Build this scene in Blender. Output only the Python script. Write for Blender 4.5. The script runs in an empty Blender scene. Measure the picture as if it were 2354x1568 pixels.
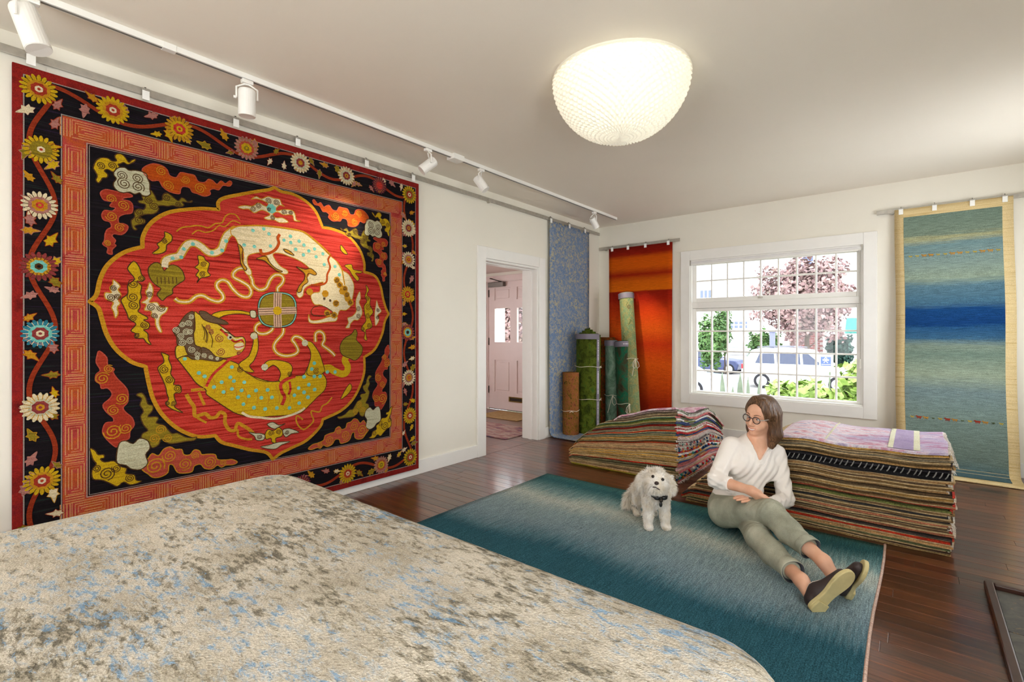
import bpy, bmesh, math, random
import numpy as np
from mathutils import Vector, Matrix, Euler, noise as mnoise
from math import pi, sin, cos, radians as R
random.seed(7)
SC = bpy.context.scene
COL = SC.collection

# ------------------------------------------------------------------ camera, sky, daylight, exposure
cam_d = bpy.data.cameras.new('camera'); cam = bpy.data.objects.new('camera', cam_d); COL.objects.link(cam)
cam.location = (3.43, 0, 1.25); cam.rotation_euler = (R(90), 0, R(39.4))
cam_d.sensor_width = 36; cam_d.lens = 1130 / 2354 * 36; cam_d.shift_y = -17 / 2354
cam_d.clip_start = .02; cam_d.clip_end = 300
SC.camera = cam
world = bpy.data.worlds.new('sky'); SC.world = world; world.use_nodes = True
bg = world.node_tree.nodes['Background']; bg.inputs[0].default_value = (.90, .95, 1, 1); bg.inputs[1].default_value = 4.2
SC.view_settings.view_transform = 'Standard'; SC.view_settings.look = 'None'
SC.view_settings.gamma = 1; SC.view_settings.use_curve_mapping = False
SC.view_settings.exposure = 0.40
SC.cycles.max_bounces = 6; SC.cycles.diffuse_bounces = 4; SC.cycles.glossy_bounces = 3; SC.cycles.use_adaptive_sampling = True; SC.cycles.adaptive_threshold = .11; SC.cycles.adaptive_min_samples = 14; SC.cycles.transparent_max_bounces = 12
SC.cycles.sample_clamp_indirect = 4; SC.cycles.use_denoising = True
SC.cycles.caustics_reflective = False; SC.cycles.caustics_refractive = False

def area(name, loc, rot, sx, sy, power, col):
    d = bpy.data.lights.new(name, 'AREA'); d.shape = 'RECTANGLE'; d.size = sx; d.size_y = sy; d.energy = power; d.color = col
    o = bpy.data.objects.new(name, d); COL.objects.link(o); o.location = loc; o.rotation_euler = rot; return o
# daylight entering by the room's other windows (right wall and the wall behind the camera), each lamp fills its window opening
area('daylight_side_window', (4.72, .2, 1.45), (0, R(90), 0), 1.5, 1.9, 30, (1, .98, .95))
area('daylight_side_window', (4.72, 4.75, 1.45), (0, R(90), 0), 1.5, 1.3, 18, (.93, .97, 1))
area('hall_fill_light', (-2.98, 3.9, 1.4), (0, R(-90), 0), 1.4, 1.2, 15, (1, .95, .93))  # added fill lamp that brightens the dark hall, at an unseen made-up opening
area('daylight_rear_window', (2.3, -2.72, 1.45), (R(90), 0, 0), 2.8, 1.5, 44, (1, .97, .92))

# ------------------------------------------------------------------ mesh helpers
class MB:
    def __init__(s): s.v = []; s.f = []; s.m = []
    def add(s, v, f, mi=0):
        o = len(s.v); s.v += [tuple(p) for p in v]; s.f += [tuple(i + o for i in q) for q in f]; s.m += [mi] * len(f); return s
    def box(s, x0, x1, y0, y1, z0, z1, mi=0):
        return s.add([(x, y, z) for z in (z0, z1) for y in (y0, y1) for x in (x0, x1)],
                     [(0, 2, 3, 1), (4, 5, 7, 6), (0, 1, 5, 4), (2, 6, 7, 3), (0, 4, 6, 2), (1, 3, 7, 5)], mi)
    def tube(s, path, r, n=8, mi=0, cap=True, closed=False):
        P = [Vector(p) for p in path]; k = len(P); rr = r if hasattr(r, '__len__') else [r] * k
        up = None; vs = []
        for i in range(k):
            a = P[(i - 1) % k] if (closed or i) else P[0]; b = P[(i + 1) % k] if (closed or i < k - 1) else P[-1]
            t = (b - a).normalized()
            if up is None: up = t.orthogonal().normalized()
            up = (up - t * up.dot(t))
            up = up.normalized() if up.length > 1e-6 else t.orthogonal().normalized()
            w = t.cross(up)
            for j in range(n):
                an = 2 * pi * j / n; vs.append(P[i] + (up * cos(an) + w * sin(an)) * rr[i])
        fs = []
        for i in range(k if closed else k - 1):
            for j in range(n):
                a = i * n + j; b = i * n + (j + 1) % n; c = ((i + 1) % k) * n + (j + 1) % n; d = ((i + 1) % k) * n + j
                fs.append((a, b, c, d))
        if cap and not closed: fs += [tuple(range(n))[::-1], tuple(range((k - 1) * n, k * n))]
        return s.add(vs, fs, mi)
    def cyl(s, p0, p1, r0, r1=None, n=16, mi=0): return s.tube([p0, p1], [r0, r0 if r1 is None else r1], n, mi)
    def lathe(s, prof, c=(0, 0, 0), n=24, mi=0, sx=1, sy=1):
        vs = [(c[0] + r * cos(2 * pi * j / n) * sx, c[1] + r * sin(2 * pi * j / n) * sy, c[2] + z) for r, z in prof for j in range(n)]
        fs = [(i * n + j, i * n + (j + 1) % n, (i + 1) * n + (j + 1) % n, (i + 1) * n + j) for i in range(len(prof) - 1) for j in range(n)]
        return s.add(vs, fs, mi)
    def ball(s, c, r, n=10, m=7, mi=0):
        r = r if hasattr(r, '__len__') else (r, r, r)
        vs = [(c[0], c[1], c[2] - r[2])]
        for i in range(1, m):
            a = -pi / 2 + pi * i / m
            vs += [(c[0] + r[0] * cos(a) * cos(2 * pi * j / n), c[1] + r[1] * cos(a) * sin(2 * pi * j / n), c[2] + r[2] * sin(a)) for j in range(n)]
        vs.append((c[0], c[1], c[2] + r[2])); fs = []
        for j in range(n): fs.append((0, 1 + (j + 1) % n, 1 + j))
        for i in range(m - 2):
            for j in range(n): a = 1 + i * n + j; b = 1 + i * n + (j + 1) % n; fs.append((a, b, b + n, a + n))
        e = len(vs) - 1; q = 1 + (m - 2) * n
        for j in range(n): fs.append((q + j, q + (j + 1) % n, e))
        return s.add(vs, fs, mi)
    def prism(s, poly, f0, f1, mi=0):
        n = len(poly); vs = [f0(*p) for p in poly] + [f1(*p) for p in poly]
        return s.add(vs, [tuple(range(n))[::-1], tuple(range(n, 2 * n))] + [(i, (i + 1) % n, n + (i + 1) % n, n + i) for i in range(n)], mi)
    def build(s, name, mats, parent=None, smooth=False, bevel=0, loc=None, rot=None, seg=2):
        me = bpy.data.meshes.new(name); me.from_pydata(s.v, [], s.f)
        mats = mats if isinstance(mats, (list, tuple)) else [mats]
        for m in mats: me.materials.append(m)
        if len(mats) > 1: me.polygons.foreach_set('material_index', s.m)
        if smooth: me.polygons.foreach_set('use_smooth', [True] * len(me.polygons))
        me.update()
        o = link(name, me, parent)
        if bevel:
            b = o.modifiers.new('bevel', 'BEVEL'); b.width = bevel; b.segments = seg; b.limit_method = 'ANGLE'; b.angle_limit = R(40)
            b.harden_normals = False
        if loc: o.location = loc
        if rot: o.rotation_euler = rot
        return o
def link(name, me, parent=None):
    o = bpy.data.objects.new(name, me); COL.objects.link(o)
    if parent: o.parent = parent
    return o
def tag(o, label=None, cat=None, group=None, kind=None):
    if label: o['label'] = label
    if cat: o['category'] = cat
    if group: o['group'] = group
    if kind: o['kind'] = kind
    return o
def thing(name, label, cat, loc=(0, 0, 0), rz=0, group=None):
    o = bpy.data.objects.new(name, None); COL.objects.link(o); o.location = loc; o.rotation_euler = (0, 0, rz); o.empty_display_size = .1
    return tag(o, label, cat, group)
def struct(name, o=None, label=None):
    if o is None: o = bpy.data.objects.new(name, None); COL.objects.link(o)
    o['kind'] = 'structure'
    if label: o['label'] = label
    return o
def sbox(name, m, *boxes, parent=None, bevel=0, label=None):
    b = MB()
    for q in boxes: b.box(*q)
    o = b.build(name, m, parent, bevel=bevel)
    if parent is None: struct(name, o, label)
    return o
ORD = ['first', 'second', 'third', 'fourth', 'fifth', 'sixth', 'seventh', 'eighth', 'ninth', 'tenth', 'eleventh', 'twelfth', 'thirteenth',
       'fourteenth', 'fifteenth', 'sixteenth', 'seventeenth', 'eighteenth', 'nineteenth', 'twentieth'] + ['twenty-' + w for w in
       ('first', 'second', 'third', 'fourth', 'fifth', 'sixth', 'seventh', 'eighth', 'ninth')] + ['thirtieth'] + ['thirty-' + w for w in
       ('first', 'second', 'third', 'fourth', 'fifth', 'sixth', 'seventh', 'eighth', 'ninth')] + ['fortieth'] + ['forty-' + w for w in ('first', 'second', 'third')]

# ------------------------------------------------------------------ material helpers (all procedural)
def s2l(c): return tuple((x / 12.92 if x <= .04045 else ((x + .055) / 1.055) ** 2.4) for x in (v / 255 for v in c[:3])) + (1,)
MATS = {}
class NT:
    def __init__(s, name):
        s.m = bpy.data.materials.new(name); s.m.use_nodes = True; s.t = s.m.node_tree; s.n = s.t.nodes; s.p = s.n['Principled BSDF']
    def new(s, typ, **kw):
        n = s.n.new(typ)
        for k, v in kw.items(): setattr(n, k, v)
        return n
    def L(s, a, b): s.t.links.new(a, b)
    def coord(s, scale=(1, 1, 1), kind='Object', rot=(0, 0, 0), loc=(0, 0, 0)):
        tc = s.new('ShaderNodeTexCoord'); mp = s.new('ShaderNodeMapping'); mp.inputs['Scale'].default_value = scale
        mp.inputs['Rotation'].default_value = rot; mp.inputs['Location'].default_value = loc
        s.L(tc.outputs[kind], mp.inputs[0]); return mp.outputs[0]
    def noise(s, vec, scale=5, detail=3, rough=.55, dist=0):
        n = s.new('ShaderNodeTexNoise'); n.inputs['Scale'].default_value = scale; n.inputs['Detail'].default_value = detail
        n.inputs['Roughness'].default_value = rough; n.inputs['Distortion'].default_value = dist; s.L(vec, n.inputs['Vector']); return n.outputs['Fac']
    def ramp(s, fac, stops, interp='LINEAR'):
        r = s.new('ShaderNodeValToRGB'); r.color_ramp.interpolation = interp; e = r.color_ramp.elements
        while len(e) < len(stops): e.new(.5)
        for q, (p, c) in zip(e, stops): q.position = p; q.color = s2l(c) if max(c) > 1.01 else tuple(c[:3]) + (1,)
        s.L(fac, r.inputs[0]); return r.outputs[0]
    def val(s, fac, a, b, lo=.3, hi=.7):
        r = s.new('ShaderNodeMapRange'); r.inputs[1].default_value = lo; r.inputs[2].default_value = hi; r.inputs[3].default_value = a; r.inputs[4].default_value = b
        s.L(fac, r.inputs[0]); return r.outputs[0]
    def mix(s, fac, a, b, mode='MIX'):
        x = s.new('ShaderNodeMix', data_type='RGBA', blend_type=mode)
        for i, q in ((0, fac), (6, a), (7, b)):
            if hasattr(q, 'is_linked') or hasattr(q, 'node'): s.L(q, x.inputs[i])
            elif i == 0: x.inputs[0].default_value = q
            else: x.inputs[i].default_value = s2l(q) if max(q) > 1.01 else tuple(q[:3]) + (1,)
        return x.outputs[2]
    def math(s, op, a, b=0, c=0):
        x = s.new('ShaderNodeMath', operation=op)
        for i, q in enumerate((a, b, c)):
            if hasattr(q, 'node'): s.L(q, x.inputs[i])
            else: x.inputs[i].default_value = q
        return x.outputs[0]
    def sep(s, vec):
        x = s.new('ShaderNodeSeparateXYZ'); s.L(vec, x.inputs[0]); return x.outputs
    def mul(s, col, fac):
        h = s.new('ShaderNodeHueSaturation'); s.L(col, h.inputs['Color']); s.L(fac, h.inputs['Value']); return h.outputs[0]
    def base(s, c):
        if hasattr(c, 'node'): s.L(c, s.p.inputs['Base Color'])
        else: s.p.inputs['Base Color'].default_value = s2l(c)
    def bump(s, h, strength=.3, dist=.005):
        b = s.new('ShaderNodeBump'); b.inputs['Strength'].default_value = strength; b.inputs['Distance'].default_value = dist
        s.L(h, b.inputs['Height']); s.L(b.outputs[0], s.p.inputs['Normal'])
    def fin(s, rough=.6, metal=0, spec=.5):
        s.p.inputs['Roughness'].default_value = rough; s.p.inputs['Metallic'].default_value = metal; s.p.inputs['Specular IOR Level'].default_value = spec
        MATS[s.m.name] = s.m; return s.m
def plain(name, col, rough=.5, metal=0, spec=.5, var=.06, vs=8, bump=0, bs=60):
    if name in MATS: return MATS[name]
    t = NT(name); v = t.coord()
    f = t.val(t.noise(v, vs, 4), 1 - var, 1 + var)
    rgb = t.new('ShaderNodeRGB'); rgb.outputs[0].default_value = s2l(col)
    t.base(t.mul(rgb.outputs[0], f))
    if bump: t.bump(t.noise(v, bs, 3), bump, .003)
    return t.fin(rough, metal, spec)
def pile(name, cols, stretch=(1, 1, 1), s1=6, s2=220, var=.28, rough=.95, bump=.5, kind='Object', sheen=.0):
    """woven wool: streaky dye variation between the colours, fine tuft speckle, tuft relief"""
    if name in MATS: return MATS[name]
    t = NT(name); v = t.coord(stretch, kind); w = t.coord((1, 1, 1), kind)
    n = t.noise(v, s1, 5, .6)
    k = len(cols); c = t.ramp(n, [(.3 + .4 * i / max(1, k - 1), q) for i, q in enumerate(cols)])
    sp = t.noise(w, s2, 2, .6)
    t.base(t.mul(c, t.val(sp, 1 - var, 1 + var)))
    t.bump(sp, bump, .004)
    t.p.inputs['Sheen Weight'].default_value = sheen
    return t.fin(rough, 0, .15)
WHITE = plain('white_paint', (236, 234, 228), .35, var=.015)
WALLM = plain('cream_wall_paint', (232, 227, 213), .55, var=.02, vs=1.5, bump=.04, bs=180)
CEILM = plain('ceiling_paint', (238, 230, 216), .6, var=.012, vs=1.2, bump=.03, bs=160)
STEEL = plain('brushed_steel', (178, 173, 162), .35, .45, var=.1, vs=30)
DSTEEL = plain('dark_steel', (70, 62, 55), .4, .8)
LAMPW = plain('white_enamel', (238, 236, 230), .3, var=.01)
BLACK = plain('black_plastic', (18, 18, 20), .4)
def glass_mat(name='window_glass', tint=(1, 1, 1), fac=.012, rough=0):
    t = NT(name); n = t.n; n.remove(t.p)
    tr = t.new('ShaderNodeBsdfTransparent'); tr.inputs[0].default_value = tint + (1,)
    gl = t.new('ShaderNodeBsdfGlossy'); gl.inputs['Roughness'].default_value = rough
    mx = t.new('ShaderNodeMixShader'); mx.inputs[0].default_value = fac
    t.L(tr.outputs[0], mx.inputs[1]); t.L(gl.outputs[0], mx.inputs[2]); t.L(mx.outputs[0], n['Material Output'].inputs[0])
    MATS[name] = t.m; return t.m
GLASS = glass_mat()
# ================================================================== THE ROOM
def wood_floor():
    t = NT('dark_floor_wood'); oi = t.new('ShaderNodeObjectInfo')
    tc = t.new('ShaderNodeTexCoord'); ad = t.new('ShaderNodeVectorMath', operation='ADD')
    cx = t.new('ShaderNodeCombineXYZ'); t.L(t.math('MULTIPLY', oi.outputs['Random'], 40), cx.inputs[0]); t.L(oi.outputs['Random'], cx.inputs[2])
    geo = t.new('ShaderNodeNewGeometry'); t.L(geo.outputs['Position'], ad.inputs[0]); t.L(cx.outputs[0], ad.inputs[1])
    mp = t.new('ShaderNodeMapping'); mp.inputs['Scale'].default_value = (1.2, 22, 22); t.L(ad.outputs[0], mp.inputs[0])
    g = t.noise(mp.outputs[0], 3, 6, .65, .6)
    c = t.ramp(g, [(.25, (44, 20, 10)), (.5, (86, 44, 22)), (.75, (128, 72, 40))])
    t.base(t.mul(c, t.val(oi.outputs['Random'], .62, 1.38, 0, 1)))
    t.bump(g, .05, .002)
    t.p.inputs['Coat Weight'].default_value = .5; t.p.inputs['Coat Roughness'].default_value = .14
    return t.fin(.3, 0, .5)
WOOD = wood_floor()
WOODD = plain('floor_underlay', (30, 16, 10), .5)
floor = sbox('floor', WOODD, (-.23, 4.6, -2.6, 6.12, -.12, -.006), label='dark glossy plank floor of the showroom')
# planks: one shared mesh, one object for each board
pm = MB().box(-.5, .5, -.0445, .0445, -.008, 0)
plank0 = pm.build('floor_plank', WOOD, floor, bevel=.0012, seg=1)
rw = random.Random(3); first = True
y = 1.15; row = 0
while y < 6.06:
    x = -.0 - rw.random() * .9
    while x < 4.58:
        Lg = rw.uniform(.75, 1.9); a = max(x, 0.002); b = min(x + Lg, 4.598)
        if b - a > .03:
            o = plank0 if first else link('floor_plank', plank0.data, floor)
            if not first:
                m_ = o.modifiers.new('bevel', 'BEVEL'); m_.width = .0012; m_.segments = 1
            first = False
            o.location = ((a + b) / 2, y + .045, 0); o.scale = ((b - a - .0008), 1, 1)
        x += Lg
    y += .09; row += 1
for r_ in range(30):                                   # boards either side of the near stack
    for a, b in ((.002, 1.16), (3.24, 4.598)):
        o = link('floor_plank', plank0.data, floor); o.location = ((a + b) / 2, 1.105 - r_ * .09, 0); o.scale = (b - a - .001, 1, 1)
for yy in range(10):                                   # hall boards inside the doorway
    o = link('floor_plank', plank0.data, floor); o.location = (-.115, 3.775 + yy * .09, 0); o.scale = (.228, 1, 1)
TW = .21
sbox('wall_left', WALLM, (-TW, 0, -2.6, 3.73, 0, 2.75), (-TW, 0, 4.656, 6.1, 0, 2.75), (-TW, 0, 3.73, 4.656, 2.027, 2.75), label='cream wall with the hall doorway')
sbox('wall_back', WALLM, (-TW, 1.275, 6.1, 6.32, 0, 2.75), (3.02, 4.8, 6.1, 6.32, 0, 2.75), (1.275, 3.02, 6.1, 6.32, 0, .51), (1.275, 3.02, 6.1, 6.32, 2.15, 2.75),
     (-3.0, -2.16, 6.1, 6.32, 0, 2.5), (-1.16, -TW, 6.1, 6.32, 0, 2.5), (-2.16, -1.16, 6.1, 6.32, 2.12, 2.5), label='cream wall with the big window')
sbox('wall_right', WALLM, (4.6, 4.8, -2.6, -.8, 0, 2.75), (4.6, 4.8, 1.2, 4.1, 0, 2.75), (4.6, 4.8, 5.4, 6.1, 0, 2.75),
     (4.6, 4.8, -.8, 1.2, 0, .65), (4.6, 4.8, -.8, 1.2, 2.25, 2.75), (4.6, 4.8, 4.1, 5.4, 0, .65), (4.6, 4.8, 4.1, 5.4, 2.25, 2.75), label='cream wall on the fireplace side')
sbox('wall_rear', WALLM, (-TW, .85, -2.8, -2.6, 0, 2.75), (3.75, 4.8, -2.8, -2.6, 0, 2.75), (.85, 3.75, -2.8, -2.6, 0, .65), (.85, 3.75, -2.8, -2.6, 2.25, 2.75), label='cream wall behind the viewer')
sbox('ceiling', CEILM, (-TW, 4.8, -2.8, 6.32, 2.73, 2.85), label='pale smooth ceiling')
# hall beyond the doorway
HALLM = plain('hall_paint', (226, 205, 198), .5, var=.015)
sbox('wall_hall', HALLM, (-3.2, -3.0, 2.6, 3.3, 0, 2.5), (-3.2, -3.0, 4.5, 6.32, 0, 2.5), (-3.2, -3.0, 3.3, 4.5, 0, .7), (-3.2, -3.0, 3.3, 4.5, 2.1, 2.5), (-3.0, -TW, 2.4, 2.6, 0, 2.5), label='pinkish hall wall')
sbox('ceiling_hall', HALLM, (-3.0, -TW, 2.6, 6.1, 2.25, 2.4), label='low pinkish hall ceiling')
sbox('floor_hall', WOOD, (-3.0, -.231, 2.6, 6.1, -.1, 0), label='dark wood hall floor')
sbox('baseboard_left', WHITE, (0, .016, -2.6, 3.61, 0, .125), (0, .016, 4.744, 6.1, 0, .125), bevel=.003, label='white baseboard')
sbox('baseboard_back', WHITE, (0, 4.6, 6.084, 6.1, 0, .125), bevel=.003, label='white baseboard')
sbox('baseboard_right', WHITE, (4.584, 4.6, -2.6, 1.5, 0, .125), (4.584, 4.6, 3.45, 6.084, 0, .125), bevel=.003, label='white baseboard')
# door casing + jamb lining
tr = struct('trim_1', label='white casing around the hall doorway')
for q in ((.0, .024, 3.61, 3.731, 0, 2.145), (.0, .024, 4.655, 4.776, 0, 2.145), (.0, .024, 3.731, 4.655, 2.026, 2.145)):
    sbox('casing_board', WHITE, q, parent=tr, bevel=.004)
for q in ((-TW - .01, .003, 3.73, 3.75, 0, 2.03), (-TW - .01, .003, 4.636, 4.656, 0, 2.03), (-TW - .01, .003, 3.75, 4.636, 2.005, 2.027)):
    sbox('jamb_board', WHITE, q, parent=tr, bevel=.003)
for q in ((-.12, -.07, 3.75, 3.762, 0, 2.0), (-.12, -.07, 4.624, 4.636, 0, 2.0), (-.12, -.07, 3.75, 4.636, 1.993, 2.005)):
    sbox('door_stop', WHITE, q, parent=tr, bevel=.002)
# front door seen through the doorway
door = struct('door_1', label='pinkish white panelled front door with two small panes')
DX0, DX1 = -2.10, -1.18
PINKW = plain('door_paint', (231, 212, 207), .4, var=.012)
panels = [(-1.965, -1.64, 1.80, 2.0), (-1.50, -1.28, 1.80, 2.0), (-1.965, -1.64, .29, .815), (-1.50, -1.28, .29, .815)]
lights = [(-1.975, -1.632, 1.11, 1.665), (-1.495, -1.27, 1.11, 1.665)]
b = MB()
zs = [0.01, .29, .815, 1.11, 1.665, 1.80, 2.0, 2.1]
for i, (z0, z1) in enumerate(zip(zs[:-1], zs[1:])):
    if i in (1, 3, 5):
        for (x0, x1) in ((DX0, -1.97), (-1.635, -1.497), (-1.275, DX1)): b.box(x0, x1, 6.12, 6.165, z0, z1)
    else: b.box(DX0, DX1, 6.12, 6.165, z0, z1)
b.build('door_slab', PINKW, door)
for q in panels:
    MB().box(q[0] - .006, q[1] + .006, 6.135, 6.15, q[2] - .002, q[3] + .002).build('door_panel', PINKW, door)
    MB().box(q[0] + .03, q[1] - .03, 6.127, 6.15, q[2] + .03, q[3] - .03).build('raised_panel', PINKW, door, bevel=.006)
for q in lights: MB().box(q[0], q[1], 6.14, 6.146, q[2], q[3]).build('door_pane', GLASS, door)
for z in (1.92, 1.12, .32): MB().box(DX0 - .02, DX0 + .012, 6.108, 6.125, z - .06, z + .06).build('hinge', DSTEEL, door, bevel=.002)
BRASS = plain('aged_brass', (140, 110, 55), .35, .9)
b = MB(); b.box(-1.66, -1.36, 6.112, 6.12, .15, .165); b.box(-1.66, -1.36, 6.112, 6.12, .215, .23); b.box(-1.66, -1.63, 6.112, 6.12, .165, .215); b.box(-1.39, -1.36, 6.112, 6.12, .165, .215)
sl = b.build('letter_slot', BRASS, door); MB().box(-1.63, -1.39, 6.117, 6.121, .165, .215).build('slot_flap', DSTEEL, sl)
cl = MB().box(-2.06, -1.73, 6.05, 6.12, 2.02, 2.09).build('door_closer', plain('closer_grey', (120, 112, 105), .4, .6), door, bevel=.004)
MB().tube([(-1.78, 6.08, 2.095), (-1.95, 5.98, 2.15), (-2.0, 6.11, 2.16)], .008, 6).build('closer_arm', DSTEEL, cl)
MB().box(DX0, DX1, 6.12, 6.17, 0, .012).build('threshold', DSTEEL, door)
tr = struct('trim_2', label='pinkish casing around the front door')
for q in ((-2.24, -2.12, 6.085, 6.1, 0, 2.2), (-1.16, -1.04, 6.085, 6.1, 0, 2.2), (-2.12, -1.16, 6.085, 6.1, 2.115, 2.2), (-2.16, -2.101, 6.1, 6.2, 0, 2.12), (-1.179, -1.16, 6.1, 6.2, 0, 2.12), (-2.101, -1.179, 6.1, 6.2, 2.101, 2.12)): sbox('casing_board', PINKW, q, parent=tr, bevel=.004)
# ---- big window
win = struct('window_1', label='white gridded window with transom over a large lower sash')
for q in ((1.161, 1.275, .39, 2.272), (3.02, 3.134, .39, 2.272), (1.275, 3.02, 2.15, 2.272), (1.275, 3.02, .39, .508)):
    MB().box(q[0], q[1], 6.076, 6.1, q[2], q[3]).build('casing_board', WHITE, win, bevel=.004)
for q in ((1.275, 1.29, 6.09, 6.25, .508, 2.15), (3.005, 3.02, 6.09, 6.25, .508, 2.15), (1.29, 3.005, 6.09, 6.25, 2.137, 2.15), (1.275, 3.02, 6.085, 6.26, .505, .525)):
    MB().box(*q).build('frame_board', WHITE, win, bevel=.002)
MB().box(1.29, 3.005, 6.115, 6.22, 1.56, 1.632).build('transom_rail', WHITE, win, bevel=.004)
cols = [1.335, 1.511, 1.694, 1.876, 2.057, 2.238, 2.419, 2.60, 2.782, 2.96]
pane_me = None
def sash(name, z0, z1, rows, fx0=1.29, fx1=3.005):
    global pane_me
    s = MB(); s.box(fx0, cols[0], 6.15, 6.2, z0, z1); s.box(cols[-1], fx1, 6.15, 6.2, z0, z1)
    s.box(cols[0], cols[-1], 6.15, 6.2, z0, rows[0]); s.box(cols[0], cols[-1], 6.15, 6.2, rows[-1], z1)
    so = s.build(name, WHITE, win, bevel=.003)
    for x in cols[1:-1]: MB().box(x - .009, x + .009, 6.158, 6.192, rows[0], rows[-1]).build('muntin', WHITE, so, bevel=.003, seg=1)
    for z in rows[1:-1]: MB().box(cols[0], cols[-1], 6.16, 6.19, z - .009, z + .009).build('muntin', WHITE, so, bevel=.003, seg=1)
    for x0, x1 in zip(cols[:-1], cols[1:]):
        for z0_, z1_ in zip(rows[:-1], rows[1:]):
            if pane_me is None:
                p = MB().box(-.5, .5, -.002, .002, -.5, .5).build('pane', GLASS, so); pane_me = p.data
            else: p = link('pane', pane_me, so)
            p.location = ((x0 + x1) / 2, 6.175, (z0_ + z1_) / 2); p.scale = (x1 - x0 - .002, 1, z1_ - z0_ - .002)
    return so
us = sash('upper_sash', 1.634, 2.137, [1.686, 1.897, 2.092])
MB().box(2.03, 2.08, 6.135, 6.15, 1.655, 1.675).box(2.05, 2.06, 6.12, 6.138, 1.66, 1.72).build('sash_latch', STEEL, us, bevel=.002)
sash('lower_sash', .526, 1.558, [.549, .795, 1.035, 1.28, 1.521])
# the side and rear windows that bring in the daylight
for i, (x0, x1, y0, y1, rz) in enumerate(((4.62, 4.66, -.8, 1.2, 0), (4.62, 4.66, 4.1, 5.4, 0))):
    w = struct('window_%d' % (i + 2), label='white framed window in the fireplace wall')
    for q in ((y0, y0 + .06, .65, 2.25), (y1 - .06, y1, .65, 2.25), ((y0 + y1) / 2 - .03, (y0 + y1) / 2 + .03, .65, 2.25)): MB().box(x0, x1, q[0], q[1], q[2], q[3]).build('frame_board', WHITE, w)
    for q in ((.65, .71), (1.42, 1.48), (2.19, 2.25)): MB().box(x0 + .002, x1 - .002, y0, y1, q[0], q[1]).build('frame_board', WHITE, w)
w = struct('window_4', label='wide white framed window behind the viewer')
for q in ((.85, .91), (1.8, 1.86), (2.75, 2.81), (3.69, 3.75)): MB().box(q[0], q[1], -2.66, -2.62, .65, 2.25).build('frame_board', WHITE, w)
for q in ((.65, .71), (2.19, 2.25)): MB().box(.85, 3.75, -2.658, -2.622, q[0], q[1]).build('frame_board', WHITE, w)
# ---- roller blind
bl = thing('roller_blind', 'rolled up white blind along the top of the gridded window', 'blind', (2.147, 6.11, 2.12))
MB().cyl((-.862, 0, 0), (.862, 0, 0), .026, n=20).build('roller', plain('blind_fabric', (226, 224, 222), .6), bl, smooth=False)
MB().box(-.86, .86, -.03, -.018, -.03, -.012).build('hem_bar', WHITE, bl, bevel=.003)
for s_ in (-1, 1): MB().box(.865 * s_ - .004, .865 * s_ + .004, -.035, .025, -.032, .032).build('bracket', STEEL, bl)
b = MB(); b.tube([(.85, -.03, -.02), (.852, -.032, -.6), (.85, -.03, -1.18)], .0025, 5); b.tube([(.838, -.03, -.02), (.84, -.032, -.6), (.85, -.03, -1.18)], .0025, 5)
b.box(.842, .858, -.036, -.026, -1.22, -1.13); b.build('pull_chain', STEEL, bl)
# ---- hearth frame in the floor
HW = plain('hearth_wood', (62, 32, 22), .28, var=.2, vs=20)
def slate():
    t = NT('slate_tile'); v = t.coord((1, 1, 1)); n = t.noise(v, 9, 6, .65, 1.5); w = t.noise(v, 5, 4, .6, 3)
    c = t.ramp(n, [(.3, (46, 46, 44)), (.52, (78, 76, 70)), (.7, (100, 96, 84))])
    t.base(t.mix(t.val(w, 0, .8, .62, .68), c, (170, 130, 70))); t.bump(n, .3, .004); return t.fin(.45)
he = thing('hearth', 'slate hearth with a raised dark wood border set on the floor', 'hearth', (3.69, 1.55, 0))
MB().box(0, .035, 0, 1.82, 0, .03).build('border_rail', HW, he, bevel=.006)
MB().box(.035, .9, 1.785, 1.82, 0, .03).build('border_rail', HW, he, bevel=.006)
MB().box(.035, .9, 0, .035, 0, .03).build('border_rail', HW, he, bevel=.006)
for i in range(2):
    for j in range(4): MB().box(.038 + i * .432, .466 + i * .432, .038 + j * .437, .472 + j * .437, 0, .008).build('slate_tile', MATS.get('slate_tile') or slate(), he, bevel=.002, seg=1)
# ---- hall mat and rug
MB().box(-.4, .4, -.28, .28, 0, .012).build('door_mat', pile('mat_fibre', [(150, 118, 78), (176, 146, 104)], (1, 1, 1), 20), None, bevel=.004)
tag(bpy.data.objects['door_mat'], 'plain tan mat in front of the front door', 'mat').location = (-1.35, 5.72, 0)
MB().box(-.8, .8, -.36, .36, 0, .009).build('hall_rug', pile('hall_rug_wool', [(84, 92, 116), (142, 96, 100), (176, 152, 140), (120, 100, 112)], (2, 6, 2), 2.2), None, bevel=.003)
tag(bpy.data.objects['hall_rug'], 'faded pink and blue rug on the hall floor', 'rug').location = (-1.1, 4.78, 0)
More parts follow.
